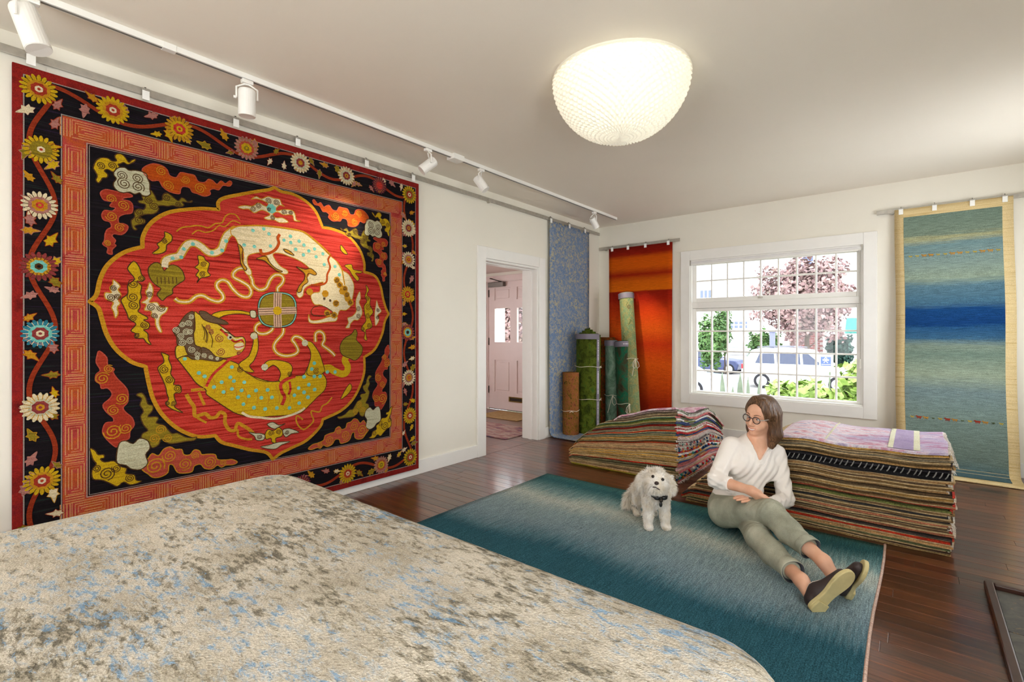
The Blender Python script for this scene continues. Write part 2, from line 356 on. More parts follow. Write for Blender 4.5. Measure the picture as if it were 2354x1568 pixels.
# ================================================================== LAMPS
def dome():
    t = NT('lit_lamp_shade'); v = t.coord()
    e = t.p; e.inputs['Base Color'].default_value = s2l((245, 238, 215)); e.inputs['Emission Color'].default_value = s2l((255, 249, 228)); e.inputs['Emission Strength'].default_value = .30
    return t.fin(.5)
lamp = thing('ceiling_lamp', 'large lit white dome lamp with quilted shade on the ceiling', 'lamp', (2.106, 2.60, 2.73))
prof = [(.383, -.012), (.381, -.04), (.372, -.085), (.355, -.13), (.33, -.175), (.297, -.22), (.255, -.262), (.205, -.298), (.15, -.325), (.09, -.343), (.045, -.35)]
NP = 76; rr = np.interp(np.linspace(0, 1, NP), np.linspace(0, 1, len(prof)), [p[0] for p in prof]); zz = np.interp(np.linspace(0, 1, NP), np.linspace(0, 1, len(prof)), [p[1] for p in prof])
NA = 288; vs = []
for i in range(NP):
    for j in range(NA):
        th_ = 2 * pi * j / NA; q = .012 * (abs(sin(24 * th_ + i * pi / 6)) * abs(sin(24 * th_ - i * pi / 6))) * min(1, rr[i] / .15)
        vs.append(((rr[i] + q) * cos(th_), (rr[i] + q) * sin(th_), zz[i] - q * .7))
vs.append((0, 0, -.352))
fs = [(i * NA + j, (i + 1) * NA + j, (i + 1) * NA + (j + 1) % NA, i * NA + (j + 1) % NA) for i in range(NP - 1) for j in range(NA)] + [((NP - 1) * NA + j, len(vs) - 1, (NP - 1) * NA + (j + 1) % NA) for j in range(NA)]
MB().add(vs, fs).build('lamp_shade', dome(), lamp, smooth=True)
MB().lathe([(.30, 0), (.392, 0), (.394, -.012), (.385, -.018), (.30, -.018)], n=64).build('lamp_rim', plain('lamp_rim_white', (240, 236, 220), .3), lamp, smooth=False)
def point(name, loc, power, r, col, parent):
    d = bpy.data.lights.new(name, 'POINT'); d.energy = power; d.shadow_soft_size = r; d.color = col
    o = bpy.data.objects.new(name, d); COL.objects.link(o); o.location = loc; o.parent = parent; return o
# ---- track with spot heads
TX = .475
trk = thing('lighting_track', 'long thin white lighting track along the ceiling', 'track', (TX, 0, 2.73))
MB().box(-.017, .017, -2.0, 2.86, -.03, 0).build('track_rail', LAMPW, trk, bevel=.002)
MB().box(-.017, .017, 2.86, 5.69, -.03, 0).build('track_rail', LAMPW, trk, bevel=.002)
MB().box(-.007, .007, -2.0, 5.69, -.0315, -.029).build('track_slot', plain('track_shadow', (120, 118, 112), .5), trk)
MB().box(-.045, .045, 2.80, 2.92, -.045, 0).build('feed_box', LAMPW, trk, bevel=.004)
MB().box(-.019, .019, .80, .86, -.033, 0).build('rail_joiner', LAMPW, trk, bevel=.002)
LENS = plain('lamp_lens', (215, 205, 190), .2, .5)
def spot(y, tgt, L_, r_, label, power, size=50, blend=.8):
    base = Vector((TX, y, 2.698)); t = thing('track_spotlight', label, 'spotlight', base, 0, 'spotlights on the ceiling track')
    piv = Vector((0, 0, -.13)); d = (Vector(tgt) - (base + piv)).normalized()
    MB().box(-.016, .016, -.03, .03, -.022, -.0005).build('track_adapter', LAMPW, t, bevel=.003)
    a = piv - d * L_ * .5; e = piv + d * L_ * .5
    sd = d.cross(Vector((0, 0, 1))); sd = sd.normalized() if sd.length > .05 else Vector((0, 1, 0))
    y1 = piv + sd * (r_ + .008) - d * L_ * .15; y2 = piv - sd * (r_ + .008) - d * L_ * .15
    top = Vector((0, 0, -.024))
    MB().tube([y1, y1 + Vector((0, 0, .06)), top + sd * .012, top - sd * .012, y2 + Vector((0, 0, .06)), y2], .0055, 6).build('yoke', LAMPW, t)
    b = MB(); b.tube([a, a + d * .004, a + d * .012, e - d * .003, e, e - d * .015], [r_ * .85, r_ * .96, r_, r_, r_ * .96, r_ * .86], 24)
    b.build('housing', LAMPW, t, smooth=False)
    MB().cyl(e - d * .016, e - d * .008, r_ * .85, n=20).build('lens', LENS, t)
    MB().cyl(y2 - sd * .0, y2 - sd * .014, .008, n=10).build('tilt_knob', LAMPW, t)
    l = bpy.data.lights.new('spot_beam', 'SPOT'); l.energy = power; l.spot_size = R(size); l.spot_blend = blend; l.shadow_soft_size = .03; l.color = (1, .9, .72)
    o = bpy.data.objects.new('spot_beam', l); COL.objects.link(o); o.parent = t; o.location = e + d * .005; o.rotation_euler = d.to_track_quat('-Z', 'Y').to_euler()
    return t
spot(.32, (0.95, .75, .9), .20, .047, 'biggest nearest spotlight head above the corner of the dragon coloured wall rug'.replace('dragon coloured ', 'red '), 30, 60)
spot(1.21, (.40, 1.24, 1.2), .15, .045, 'spotlight head hanging straight down above the middle of the red wall rug', 30, 60)
spot(2.56, (0.0, 1.75, 1.75), .14, .04, 'spotlight head tilted back towards the red wall rug', 90, 50)
spot(3.17, (1.3, 3.65, 1.2), .14, .04, 'spotlight head with shining lens between the feed box and the doorway', 12, 55)
spot(5.14, (.70, 6.03, 1.33), .13, .038, 'farthest spotlight head, aimed at the orange rug in the corner', 70, 34, 1)
RUG=[
('m','medallion','red',3,[[(-973,99),(-945,138),(-930,220),(-902,295),(-853,357),(-803,394),(-742,421)],[(-742,421),(-742,472),(-720,535),(-680,590),(-615,641),(-528,674),(-437,698),(-347,709)],[(-347,709),(-353,750),(-320,787),(-219,833),(-100,881),(-39,904),(-1,929)],[(-1,929),(44,910),(131,909),(228,876),(300,815),(351,713)],[(351,713),(435,713),(562,682),(661,593),(704,494),(704,419)],[(704,419),(801,398),(855,326),(883,219),(910,142),(939,93)],[(939,93),(901,33),(873,-76),(801,-198),(704,-256)],[(704,-256),(704,-376),(661,-492),(594,-589),(497,-658),(351,-703)],[(351,-703),(329,-756),(228,-836),(117,-871),(38,-896),(-13,-927)],[(-13,-927),(-57,-871),(-161,-833),(-253,-792),(-331,-755),(-369,-707)],[(-369,-707),(-468,-697),(-567,-636),(-643,-548),(-689,-455),(-711,-366),(-729,-257)],[(-729,-257),(-794,-227),(-861,-157),(-902,-74),(-922,7),(-938,68),(-973,99)]]),
('p','corner_cloud_top','ylw',4,[(-958,817),(-947,853),(-925,875),(-897,880),(-879,869),(-859,877),(-868,897),(-857,916),(-835,918),(-820,903),(-805,882),(-794,897),(-776,909),(-779,894),(-809,869),(-828,876),(-842,865),(-853,858),(-846,844),(-857,822),(-875,811),(-897,819),(-912,808),(-898,792),(-902,773),(-919,768),(-926,753),(-937,737),(-948,750),(-942,772),(-949,792),(-956,804)]),
('p','corner_cloud_top','ora',4,[(-745,854),(-727,882),(-693,905),(-653,906),(-625,889),(-612,858),(-578,854),(-557,889),(-518,891),(-483,890),(-465,859),(-429,860),(-406,886),(-382,881),(-359,866),(-335,893),(-311,880),(-286,904),(-272,895),(-286,870),(-325,866),(-349,832),(-378,833),(-401,817),(-396,795),(-429,775),(-470,782),(-496,786),(-509,808),(-544,808),(-557,787),(-561,762),(-595,759),(-625,767),(-649,786),(-665,814),(-697,806),(-721,822)]),
('p','corner_cloud_top','rus',4,[(-928,688),(-907,708),(-875,709),(-853,707),(-828,708),(-798,707),(-790,695),(-824,681),(-835,669),(-802,667),(-788,646),(-792,604),(-824,591),(-850,570),(-850,538),(-828,537),(-809,526),(-817,497),(-839,475),(-871,475),(-879,460),(-864,440),(-871,420),(-862,412),(-879,387),(-879,362),(-900,367),(-897,394),(-919,411),(-911,433),(-909,465),(-900,493),(-882,510),(-889,536),(-914,542),(-923,566),(-911,595),(-879,597),(-864,618),(-889,622),(-879,647),(-911,649),(-923,664)]),
('p','corner_cloud_top','olv',4,[(-705,751),(-685,725),(-673,698),(-649,706),(-647,733),(-629,752),(-604,742),(-570,718),(-553,739),(-536,737),(-518,723),(-496,735),(-501,722),(-531,718),(-549,715),(-538,697),(-566,681),(-595,685),(-620,675),(-649,674),(-669,666),(-665,647),(-689,618),(-733,606),(-760,584),(-733,577),(-733,556),(-760,544),(-779,531),(-768,515),(-783,512),(-792,534),(-794,562),(-779,583),(-781,611),(-764,630),(-737,633),(-729,663),(-756,667),(-762,678),(-741,687),(-745,707),(-717,713)]),
('p','corner_cloud_top','wht',5,[(-871,812),(-853,839),(-824,849),(-805,838),(-779,845),(-745,846),(-723,835),(-721,817),(-709,786),(-709,753),(-705,730),(-721,712),(-745,712),(-756,724),(-779,711),(-802,718),(-828,708),(-853,711),(-871,730),(-873,752),(-861,778),(-871,794)]),
('c','corner_cloud_top','drk',6,20,(-928,833)),
('c','corner_cloud_top','drk',6,20,(-879,844)),
('c','corner_cloud_top','drk',6,25,(-837,802)),
('c','corner_cloud_top','drk',6,28,(-768,803)),
('c','corner_cloud_top','drk',6,32,(-826,759)),
('c','corner_cloud_top','drk',6,31,(-764,755)),
('c','corner_cloud_top','drk',6,22,(-627,725)),
('c','corner_cloud_top','drk',6,21,(-713,690)),
('c','corner_cloud_top','drk',6,24,(-687,664)),
('c','corner_cloud_top','drk',6,21,(-756,613)),
('c','corner_cloud_top','drk',6,24,(-760,568)),
('c','corner_cloud_top','drk',6,17,(-570,695)),
('c','corner_cloud_top','gld',6,27,(-653,872)),
('c','corner_cloud_top','gld',6,29,(-620,797)),
('c','corner_cloud_top','gld',6,33,(-454,816)),
('c','corner_cloud_top','gld',6,25,(-531,853)),
('c','corner_cloud_top','gld',6,23,(-884,664)),
('c','corner_cloud_top','gld',6,28,(-831,638)),
('c','corner_cloud_top','gld',6,27,(-882,569)),
('c','corner_cloud_top','gld',6,25,(-846,511)),
('c','corner_cloud_top','gld',6,16,(-900,421)),
('p','corner_cloud_bottom','rus',4,[(-933,-163),(-902,-199),(-898,-239),(-870,-263),(-875,-280),(-857,-316),(-829,-353),(-810,-390),(-810,-449),(-831,-478),(-819,-506),(-791,-539),(-781,-582),(-800,-614),(-805,-655),(-838,-661),(-857,-690),(-875,-678),(-907,-633),(-920,-596),(-907,-553),(-875,-551),(-875,-528),(-902,-496),(-918,-454),(-889,-423),(-879,-395),(-898,-365),(-924,-365),(-929,-342),(-949,-321),(-946,-287),(-929,-266),(-946,-225),(-942,-186)]),
('p','corner_cloud_bottom','pnk',4,[(-745,-838),(-738,-804),(-718,-784),(-698,-757),(-667,-775),(-642,-743),(-610,-734),(-584,-754),(-551,-760),(-540,-793),(-507,-800),(-485,-775),(-456,-787),(-445,-811),(-410,-815),(-369,-826),(-357,-858),(-308,-871),(-271,-875),(-239,-898),(-264,-910),(-308,-904),(-333,-913),(-357,-894),(-387,-911),(-428,-899),(-451,-869),(-485,-874),(-496,-904),(-535,-905),(-573,-891),(-594,-845),(-615,-841),(-621,-883),(-657,-900),(-693,-895),(-718,-868)]),
('p','corner_cloud_bottom','wht',5,[(-859,-727),(-847,-671),(-819,-664),(-786,-685),(-757,-660),(-718,-681),(-708,-725),(-728,-758),(-718,-808),(-752,-837),(-796,-824),(-819,-799),(-857,-780)]),
('p','corner_cloud_bottom','olv',4,[(-772,-414),(-747,-405),(-728,-433),(-718,-471),(-693,-485),(-698,-515),(-718,-543),(-678,-548),(-667,-562),(-678,-585),(-642,-602),(-621,-630),(-600,-658),(-573,-659),(-535,-687),(-502,-699),(-471,-700),(-485,-717),(-529,-716),(-573,-718),(-615,-714),(-652,-683),(-667,-714),(-698,-724),(-718,-687),(-747,-664),(-743,-635),(-718,-621),(-738,-588),(-752,-538),(-738,-510),(-755,-472),(-747,-437)]),
('p','corner_cloud_bottom','ylw',4,[(-972,-678),(-951,-693),(-938,-718),(-915,-722),(-913,-740),(-929,-742),(-911,-763),(-870,-765),(-843,-800),(-815,-818),(-819,-846),(-781,-860),(-772,-892),(-747,-903),(-767,-911),(-800,-912),(-829,-890),(-857,-907),(-889,-882),(-924,-857),(-959,-843),(-964,-797),(-946,-767),(-959,-742),(-966,-713)]),
('c','corner_cloud_bottom','gld',6,34,(-920,-312)),
('c','corner_cloud_bottom','gld',6,23,(-893,-262)),
('c','corner_cloud_bottom','gld',6,32,(-838,-428)),
('c','corner_cloud_bottom','gld',6,29,(-873,-488)),
('c','corner_cloud_bottom','gld',6,43,(-875,-603)),
('c','corner_cloud_bottom','gld',6,32,(-819,-594)),
('c','corner_cloud_bottom','gld',6,49,(-683,-833)),
('c','corner_cloud_bottom','gld',6,37,(-613,-786)),
('c','corner_cloud_bottom','gld',6,38,(-535,-851)),
('c','corner_cloud_bottom','gld',6,22,(-482,-811)),
('c','corner_cloud_bottom','gld',6,36,(-401,-866)),
('c','corner_cloud_bottom','gld',6,20,(-326,-884)),
('c','corner_cloud_bottom','gld',6,27,(-688,-674)),
('c','corner_cloud_bottom','gld',6,28,(-657,-627)),
('c','corner_cloud_bottom','gld',6,25,(-623,-679)),
('c','corner_cloud_bottom','drk',6,37,(-902,-828)),
('c','corner_cloud_bottom','drk',6,23,(-861,-808)),
('c','corner_cloud_bottom','drk',6,20,(-946,-790)),
('c','corner_cloud_bottom','drk',6,21,(-800,-874)),
('p','medallion_cloud','ylw',4,[(-783,336),(-757,303),(-748,266),(-732,242),(-745,225),(-770,225),(-748,200),(-752,161),(-748,134),(-757,111),(-754,78),(-763,53),(-720,24),(-723,10),(-738,7),(-711,-14),(-716,-42),(-738,-48),(-718,-70),(-716,-102),(-702,-134),(-725,-120),(-738,-98),(-757,-97),(-779,-92),(-774,-70),(-796,-54),(-774,-21),(-783,-5),(-805,11),(-814,43),(-831,86),(-840,118),(-810,152),(-810,200),(-779,235),(-805,276),(-810,298)]),
('p','medallion_cloud','crm',4,[(-874,225),(-844,192),(-853,170),(-840,144),(-853,117),(-844,96),(-857,74),(-853,42),(-865,15),(-872,47),(-882,73),(-874,100),(-907,119),(-909,151),(-882,152),(-890,178),(-876,201)]),
('p','medallion_cloud','crm',4,[(-709,222),(-693,187),(-697,142),(-711,108),(-674,110),(-655,82),(-622,84),(-631,55),(-655,32),(-664,-8),(-650,-59),(-664,-59),(-681,-20),(-683,14),(-702,30),(-702,58),(-734,63),(-725,96),(-748,106),(-720,130),(-729,168),(-720,185)]),
('p','medallion_cloud','ylw',4,[(-636,523),(-602,508),(-602,474),(-626,448),(-631,413),(-660,392),(-697,390),(-664,425),(-674,447),(-655,466),(-636,497)]),
('p','medallion_cloud','ylw',4,[(-466,405),(-434,402),(-423,380),(-402,364),(-412,315),(-396,292),(-423,278),(-450,270),(-471,238),(-460,269),(-476,285),(-460,316),(-481,332),(-460,358)]),
('c','medallion_cloud','drk',6,27,(-785,208)),
('c','medallion_cloud','drk',6,27,(-788,134)),
('c','medallion_cloud','drk',6,25,(-783,88)),
('c','medallion_cloud','drk',6,17,(-748,241)),
('c','medallion_cloud','drk',6,19,(-785,14)),
('c','medallion_cloud','drk',6,19,(-734,-23)),
('c','medallion_cloud','drk',6,14,(-768,-81)),
('c','medallion_cloud','drk',6,21,(-886,126)),
('c','medallion_cloud','drk',6,16,(-857,133)),
('c','medallion_cloud','drk',6,16,(-872,177)),
('c','medallion_cloud','drk',6,22,(-702,80)),
('c','medallion_cloud','drk',6,23,(-653,80)),
('c','medallion_cloud','drk',6,17,(-711,155)),
('c','medallion_cloud','drk',6,17,(-688,31)),
('c','medallion_cloud','drk',6,18,(-434,355)),
('c','medallion_cloud','drk',6,18,(-439,294)),
('c','medallion_cloud','drk',6,16,(-636,469)),
('p','medallion_cloud','ylw',4,[(-653,-180),(-617,-198),(-617,-221),(-602,-267),(-607,-307),(-587,-343),(-592,-371),(-558,-379),(-555,-420),(-587,-423),(-587,-452),(-578,-482),(-587,-503),(-545,-540),(-563,-535),(-602,-513),(-631,-481),(-617,-454),(-626,-419),(-631,-385),(-646,-338),(-664,-292),(-669,-264),(-641,-237),(-646,-203)]),
('c','medallion_cloud','drk',6,26,(-638,-279)),
('c','medallion_cloud','drk',6,22,(-612,-341)),
('c','medallion_cloud','drk',6,22,(-575,-395)),
('c','medallion_cloud','drk',6,16,(-592,-480)),
('c','medallion_cloud','drk',6,13,(-622,-477)),
('p','medallion_cloud','ylw',4,[(720,317),(747,280),(729,240),(761,211),(756,164),(788,103),(756,63),(774,16),(770,-23),(720,-39),(720,-78),(729,-124),(702,-109),(711,-62),(676,-39),(693,-1),(720,31),(711,77),(702,146),(729,186),(711,224),(725,271)]),
('p','medallion_cloud','crm',4,[(663,263),(671,206),(658,175),(680,130),(685,84),(650,37),(615,36),(581,5),(573,-25),(539,-25),(564,13),(556,50),(598,66),(632,105),(628,150),(632,204)]),
('p','medallion_cloud','crm',4,[(820,202),(839,152),(867,113),(830,80),(844,41),(811,-7),(802,48),(802,103),(811,151)]),
('c','medallion_cloud','drk',6,27,(743,140)),
('c','medallion_cloud','drk',6,19,(734,209)),
('c','medallion_cloud','drk',6,23,(738,70)),
('c','medallion_cloud','drk',6,22,(747,-8)),
('c','medallion_cloud','drk',6,17,(693,-32)),
('c','medallion_cloud','drk',6,21,(650,128)),
('c','medallion_cloud','drk',6,21,(650,67)),
('c','medallion_cloud','drk',6,17,(830,64)),
('c','medallion_cloud','drk',6,16,(834,120)),
('p','medallion_cloud','crm',4,[(-155,814),(-121,841),(-90,831),(-45,857),(-6,852),(33,854),(47,823),(67,810),(33,814),(7,782),(20,771),(60,789),(122,794),(143,767),(150,734),(185,730),(136,725),(122,763),(60,752),(20,764),(-13,745),(7,722),(53,730),(94,707),(33,693),(-6,706),(-45,699),(-71,708),(-33,734),(-52,750),(-90,756),(-134,728),(-170,747),(-206,740),(-236,747),(-195,765),(-146,771),(-109,801),(-71,789),(-39,792),(-58,815),(-103,825),(-134,822)]),
('d','medallion_cloud','trq',5,30,(-23,779)),
('c','medallion_cloud','drk',6,21,(-45,827)),
('c','medallion_cloud','drk',6,21,(10,826)),
('c','medallion_cloud','drk',6,19,(-106,782)),
('c','medallion_cloud','drk',6,19,(-143,756)),
('c','medallion_cloud','drk',6,19,(63,772)),
('c','medallion_cloud','drk',6,16,(111,778)),
('c','medallion_cloud','drk',6,17,(-13,718)),
('c','medallion_cloud','drk',6,14,(-39,769)),
('p','medallion_cloud','wht',4,[(-170,-717),(-127,-730),(-96,-735),(-65,-753),(-77,-784),(-121,-777),(-134,-749)]),
('p','medallion_cloud','wht',4,[(-52,-683),(-13,-672),(27,-698),(74,-694),(33,-709),(-6,-720)]),
('p','medallion_cloud','wht',4,[(53,-739),(101,-732),(171,-770),(115,-772),(74,-789)]),
('p','medallion_cloud','wht',4,[(-96,-826),(-39,-823),(27,-815),(108,-825),(47,-838),(7,-858),(-45,-849)]),
('p','medallion_cloud','ylw',5,[(-65,-747),(-45,-717),(-6,-730),(27,-714),(53,-745),(47,-778),(7,-785),(7,-818),(-20,-807),(-26,-779),(-58,-781)]),
('c','medallion_cloud','drk',6,20,(-26,-746)),
('c','medallion_cloud','drk',6,19,(23,-744)),
('c','medallion_cloud','drk',6,17,(-99,-758)),
('c','medallion_cloud','drk',6,16,(84,-757)),
('p','medallion_cloud','ylw',4,[(577,-457),(594,-488),(573,-524),(539,-551),(498,-569),(523,-520),(548,-485)]),
('p','medallion_cloud','ylw',4,[(531,452),(590,466),(607,430),(685,422),(667,405),(624,401),(658,366),(641,342),(598,383),(573,419)]),
('p','medallion_cloud','ylw',4,[(498,604),(523,585),(556,544),(531,541),(498,567)]),
('s','ribbon','gld',4,28,[(-585,137),(-563,121),(-512,123),(-476,155),(-439,163),(-396,141),(-352,131),(-324,151),(-330,182),(-358,217),(-358,247),(-330,268),(-296,258),(-267,217),(-220,176),(-172,172),(-154,206),(-172,243),(-220,271),(-261,292),(-261,323),(-226,352),(-185,350),(-166,320),(-148,283),(-142,251),(-103,222),(-58,238),(-33,293),(0,329),(40,332),(60,307),(46,272),(20,244),(20,217)]),
('s','ribbon','crm',5,9,[(-585,137),(-563,121),(-512,123),(-476,155),(-439,163),(-396,141),(-352,131),(-324,151),(-330,182),(-358,217),(-358,247),(-330,268),(-296,258),(-267,217),(-220,176),(-172,172),(-154,206),(-172,243),(-220,271),(-261,292),(-261,323),(-226,352),(-185,350),(-166,320),(-148,283),(-142,251),(-103,222),(-58,238),(-33,293),(0,329),(40,332),(60,307),(46,272),(20,244),(20,217)]),
('s','ribbon','gld',4,27,[(60,-32),(53,-73),(7,-126),(-6,-166),(20,-206),(74,-225),(136,-217),(164,-190),(143,-142),(122,-114),(143,-90),(185,-101),(214,-129)]),
('s','ribbon','crm',5,8,[(60,-32),(53,-73),(7,-126),(-6,-166),(20,-206),(74,-225),(136,-217),(164,-190),(143,-142),(122,-114),(143,-90),(185,-101),(214,-129)]),
('s','ribbon','gld',4,29,[(295,-130),(295,-73),(325,-55),(356,-73),(363,-116),(348,-152),(387,-182),(426,-212),(450,-238)]),
('s','ribbon','crm',5,9,[(295,-130),(295,-73),(325,-55),(356,-73),(363,-116),(348,-152),(387,-182),(426,-212),(450,-238)]),
('s','ribbon','gld',4,26,[(-90,5),(-121,-15),(-127,-47),(-103,-69),(-58,-69),(-20,-46),(-13,-20)]),
('s','ribbon','crm',5,8,[(-90,5),(-121,-15),(-127,-47),(-103,-69),(-58,-69),(-20,-46),(-13,-20)]),
('s','ribbon','gld',4,8,[(-578,535),(-548,563),(-507,576),(-476,587),(-444,589),(-407,586),(-369,617),(-330,630),(-313,670),(-285,694),(-250,694),(-226,667)]),
('s','ribbon','gld',4,7,[(-497,530),(-466,559),(-423,554),(-380,573),(-347,609),(-313,608),(-267,653),(-220,643)]),
('s','ribbon','gld',4,21,[(-527,-434),(-507,-477),(-486,-515),(-481,-569),(-450,-567),(-423,-564),(-396,-592),(-363,-590),(-341,-565),(-313,-584),(-313,-634),(-290,-680),(-256,-692),(-238,-650),(-197,-675),(-160,-706),(-123,-751)]),
('s','ribbon','gld',4,18,[(-502,-413),(-460,-411),(-423,-414)]),
('s','ribbon','gld',4,16,[(-460,-429),(-444,-472),(-429,-510)]),
('s','ribbon','gld',4,14,[(-238,-688),(-232,-733),(-185,-760),(-148,-766)]),
('s','ribbon','gld',4,13,[(-481,-569),(-450,-597),(-418,-619)]),
('s','ribbon','gld',4,11,[(426,-547),(387,-587),(348,-604),(325,-644),(265,-630),(265,-658),(280,-702),(250,-733),(207,-755),(171,-729),(150,-684),(157,-651),(199,-684)]),
('s','pale_lion','gld',4,49,[(-636,316),(-631,356),(-602,376),(-563,393),(-543,430),(-517,469),(-481,479),(-444,461),(-407,433),(-369,435),(-336,463),(-319,515),(-296,562),(-244,607)]),
('s','pale_lion','crm',5,33,[(-636,316),(-631,356),(-602,376),(-563,393),(-543,430),(-517,469),(-481,479),(-444,461),(-407,433),(-369,435),(-336,463),(-319,515),(-296,562),(-244,607)]),
('d','pale_lion','trq',6,11,(-492,472)),
('d','pale_lion','trq',6,11,(-388,433)),
('d','pale_lion','trq',6,11,(-307,517)),
('d','pale_lion','trq',6,11,(-330,455)),
('d','pale_lion','trq',6,10,(-540,436)),
('d','pale_lion','trq',6,10,(-597,374)),
('d','pale_lion','trq',6,10,(-553,385)),
('p','pale_lion','olv',4,[(-641,298),(-655,331),(-683,339),(-711,313),(-716,280),(-702,236),(-679,210),(-655,190),(-674,160),(-664,138),(-646,122),(-626,146),(-597,165),(-597,194),(-568,225),(-538,250),(-538,279),(-553,313),(-582,333),(-612,330),(-631,305)]),
('s','pale_lion','drk',6,4,[(-674,256),(-672,216)]),
('s','pale_lion','drk',6,4,[(-655,257),(-653,218)]),
('s','pale_lion','drk',6,4,[(-636,259),(-634,219)]),
('s','pale_lion','drk',6,4,[(-617,261),(-615,221)]),
('s','pale_lion','drk',6,4,[(-597,262),(-595,222)]),
('s','pale_lion','drk',6,4,[(-578,264),(-576,224)]),
('p','pale_lion','crm',5,[(-277,602),(-242,621),(-182,633),(-90,649),(7,655),(108,658),(199,653),(280,609),(348,561),(410,511),(466,474),(506,419),(564,388),(607,324),(611,271),(598,202),(581,141),(539,109),(490,107),(466,62),(394,68),(348,138),(287,142),(258,197),(280,227),(325,237),(333,280),(356,311),(287,291),(236,273),(207,243),(199,201),(171,185),(153,212),(171,254),(214,306),(236,343),(258,387),(207,431),(143,458),(87,472),(53,481),(7,482),(-13,466),(7,429),(40,393),(87,370),(87,347),(53,344),(7,369),(-33,411),(-52,449),(-90,470),(-146,456),(-176,434),(-176,383),(-152,340),(-158,314),(-182,318),(-206,360),(-201,418),(-206,474),(-230,503),(-254,549),(-277,564)]),
('p','pale_lion','crm',5,[(243,70),(258,28),(325,30),(394,53),(466,62),(458,25),(387,17),(302,5),(243,14)]),
('p','pale_lion','red',6,[(287,125),(348,134),(402,111),(430,87),(363,63),(280,64),(261,92)]),
('s','pale_lion','gld',6,8,[(-277,596),(-242,620),(-182,636),(-90,653),(7,661),(108,664),(207,657),(287,613),(356,566),(414,519)]),
('s','pale_lion','gld',6,10,[(466,474),(506,419),(523,347),(531,303)]),
('s','pale_lion','ora',7,19,[(33,613),(20,584),(27,552),(7,509),(-33,477),(-84,464),(-96,495)]),
('s','pale_lion','ora',7,14,[(418,520),(394,481),(410,424),(387,371),(379,313),(333,288),(258,282)]),
('p','pale_lion','gld',6,[(150,404),(214,390),(258,401),(302,370),(287,355),(243,365),(228,335),(236,301),(199,270),(185,228),(157,226),(171,268),(207,313),(214,355),(185,380)]),
('p','pale_lion','gld',6,[(-121,427),(-84,445),(-58,448),(-33,411),(7,376),(53,360),(20,357),(-33,392),(-71,420)]),
('p','pale_lion','gld',6,[(-236,508),(-206,481),(-212,442),(-206,392),(-182,356),(-195,342),(-218,384),(-224,440)]),
('p','pale_lion','gld',6,[(60,516),(101,508),(136,481),(108,485),(74,497)]),
('d','pale_lion','gld',6,25,(466,334)),
('d','pale_lion','gld',6,25,(490,300)),
('d','pale_lion','gld',6,25,(531,273)),
('d','pale_lion','gld',6,25,(548,229)),
('d','pale_lion','gld',6,26,(581,171)),
('d','pale_lion','gld',6,25,(458,158)),
('d','pale_lion','gld',6,25,(387,82)),
('d','pale_lion','gld',6,25,(442,69)),
('d','pale_lion','gld',6,25,(371,226)),
('d','pale_lion','gld',6,24,(250,232)),
('d','pale_lion','gld',6,25,(556,200)),
('d','pale_lion','gld',6,25,(510,253)),
('c','pale_lion','drk',7,18,(466,334)),
('c','pale_lion','drk',7,15,(490,300)),
('c','pale_lion','drk',7,16,(531,273)),
('c','pale_lion','drk',7,18,(548,229)),
('c','pale_lion','drk',7,17,(581,171)),
('c','pale_lion','drk',7,18,(458,158)),
('c','pale_lion','drk',7,14,(387,82)),
('c','pale_lion','drk',7,15,(442,69)),
('d','pale_lion','trq',6,11,(-198,507)),
('d','pale_lion','trq',6,11,(-134,506)),
('d','pale_lion','trq',6,11,(-74,632)),
('d','pale_lion','trq',6,12,(108,611)),
('d','pale_lion','trq',6,12,(146,524)),
('d','pale_lion','trq',6,12,(203,493)),
('d','pale_lion','trq',6,12,(243,526)),
('d','pale_lion','trq',6,12,(299,491)),
('d','pale_lion','trq',6,12,(352,519)),
('d','pale_lion','trq',6,12,(111,567)),
('d','pale_lion','trq',6,12,(450,436)),
('d','pale_lion','trq',6,13,(486,377)),
('d','pale_lion','trq',6,11,(-39,605)),
('d','pale_lion','trq',6,11,(-143,611)),
('d','pale_lion','trq',6,11,(-29,524)),
('d','pale_lion','trq',6,11,(63,577)),
('d','pale_lion','trq',6,12,(207,563)),
('d','pale_lion','trq',6,12,(363,441)),
('d','pale_lion','trq',6,12,(287,546)),
('d','pale_lion','trq',6,12,(171,586)),
('d','pale_lion','brn',7,9,(363,189)),
('d','pale_lion','brn',7,9,(410,177)),
('p','brocade_ball','trq',5,[(153,98),(151,56),(143,30),(130,9),(113,-7),(90,-18),(62,-25),(17,-28),(-28,-26),(-55,-20),(-76,-10),(-92,5),(-103,24),(-110,49),(-112,89),(-110,129),(-103,154),(-92,174),(-76,189),(-55,201),(-28,210),(17,215),(62,215),(90,211),(113,201),(130,186),(143,167),(151,141)]),
('p','brocade_ball','olv',6,[(141,98),(138,60),(131,36),(120,17),(104,3),(84,-8),(58,-14),(17,-17),(-24,-15),(-48,-10),(-68,0),(-82,13),(-92,30),(-99,53),(-101,89),(-99,125),(-92,148),(-82,166),(-68,181),(-48,191),(-24,199),(17,203),(58,204),(84,199),(104,191),(120,177),(131,160),(138,136)]),
('s','brocade_ball','pnw',7,55,[(19,210),(17,93),(20,-27)]),
('s','brocade_ball','pnw',7,49,[(-109,76),(17,85),(151,95)]),
('s','brocade_ball','brn',8,4,[(3,206),(1,93),(4,-23)]),
('s','brocade_ball','brn',8,4,[(-108,91),(17,101),(150,111)]),
('s','brocade_ball','brn',8,4,[(19,207),(17,93),(20,-23)]),
('s','brocade_ball','brn',8,4,[(-108,76),(17,85),(150,95)]),
('s','brocade_ball','brn',8,4,[(35,208),(33,94),(36,-23)]),
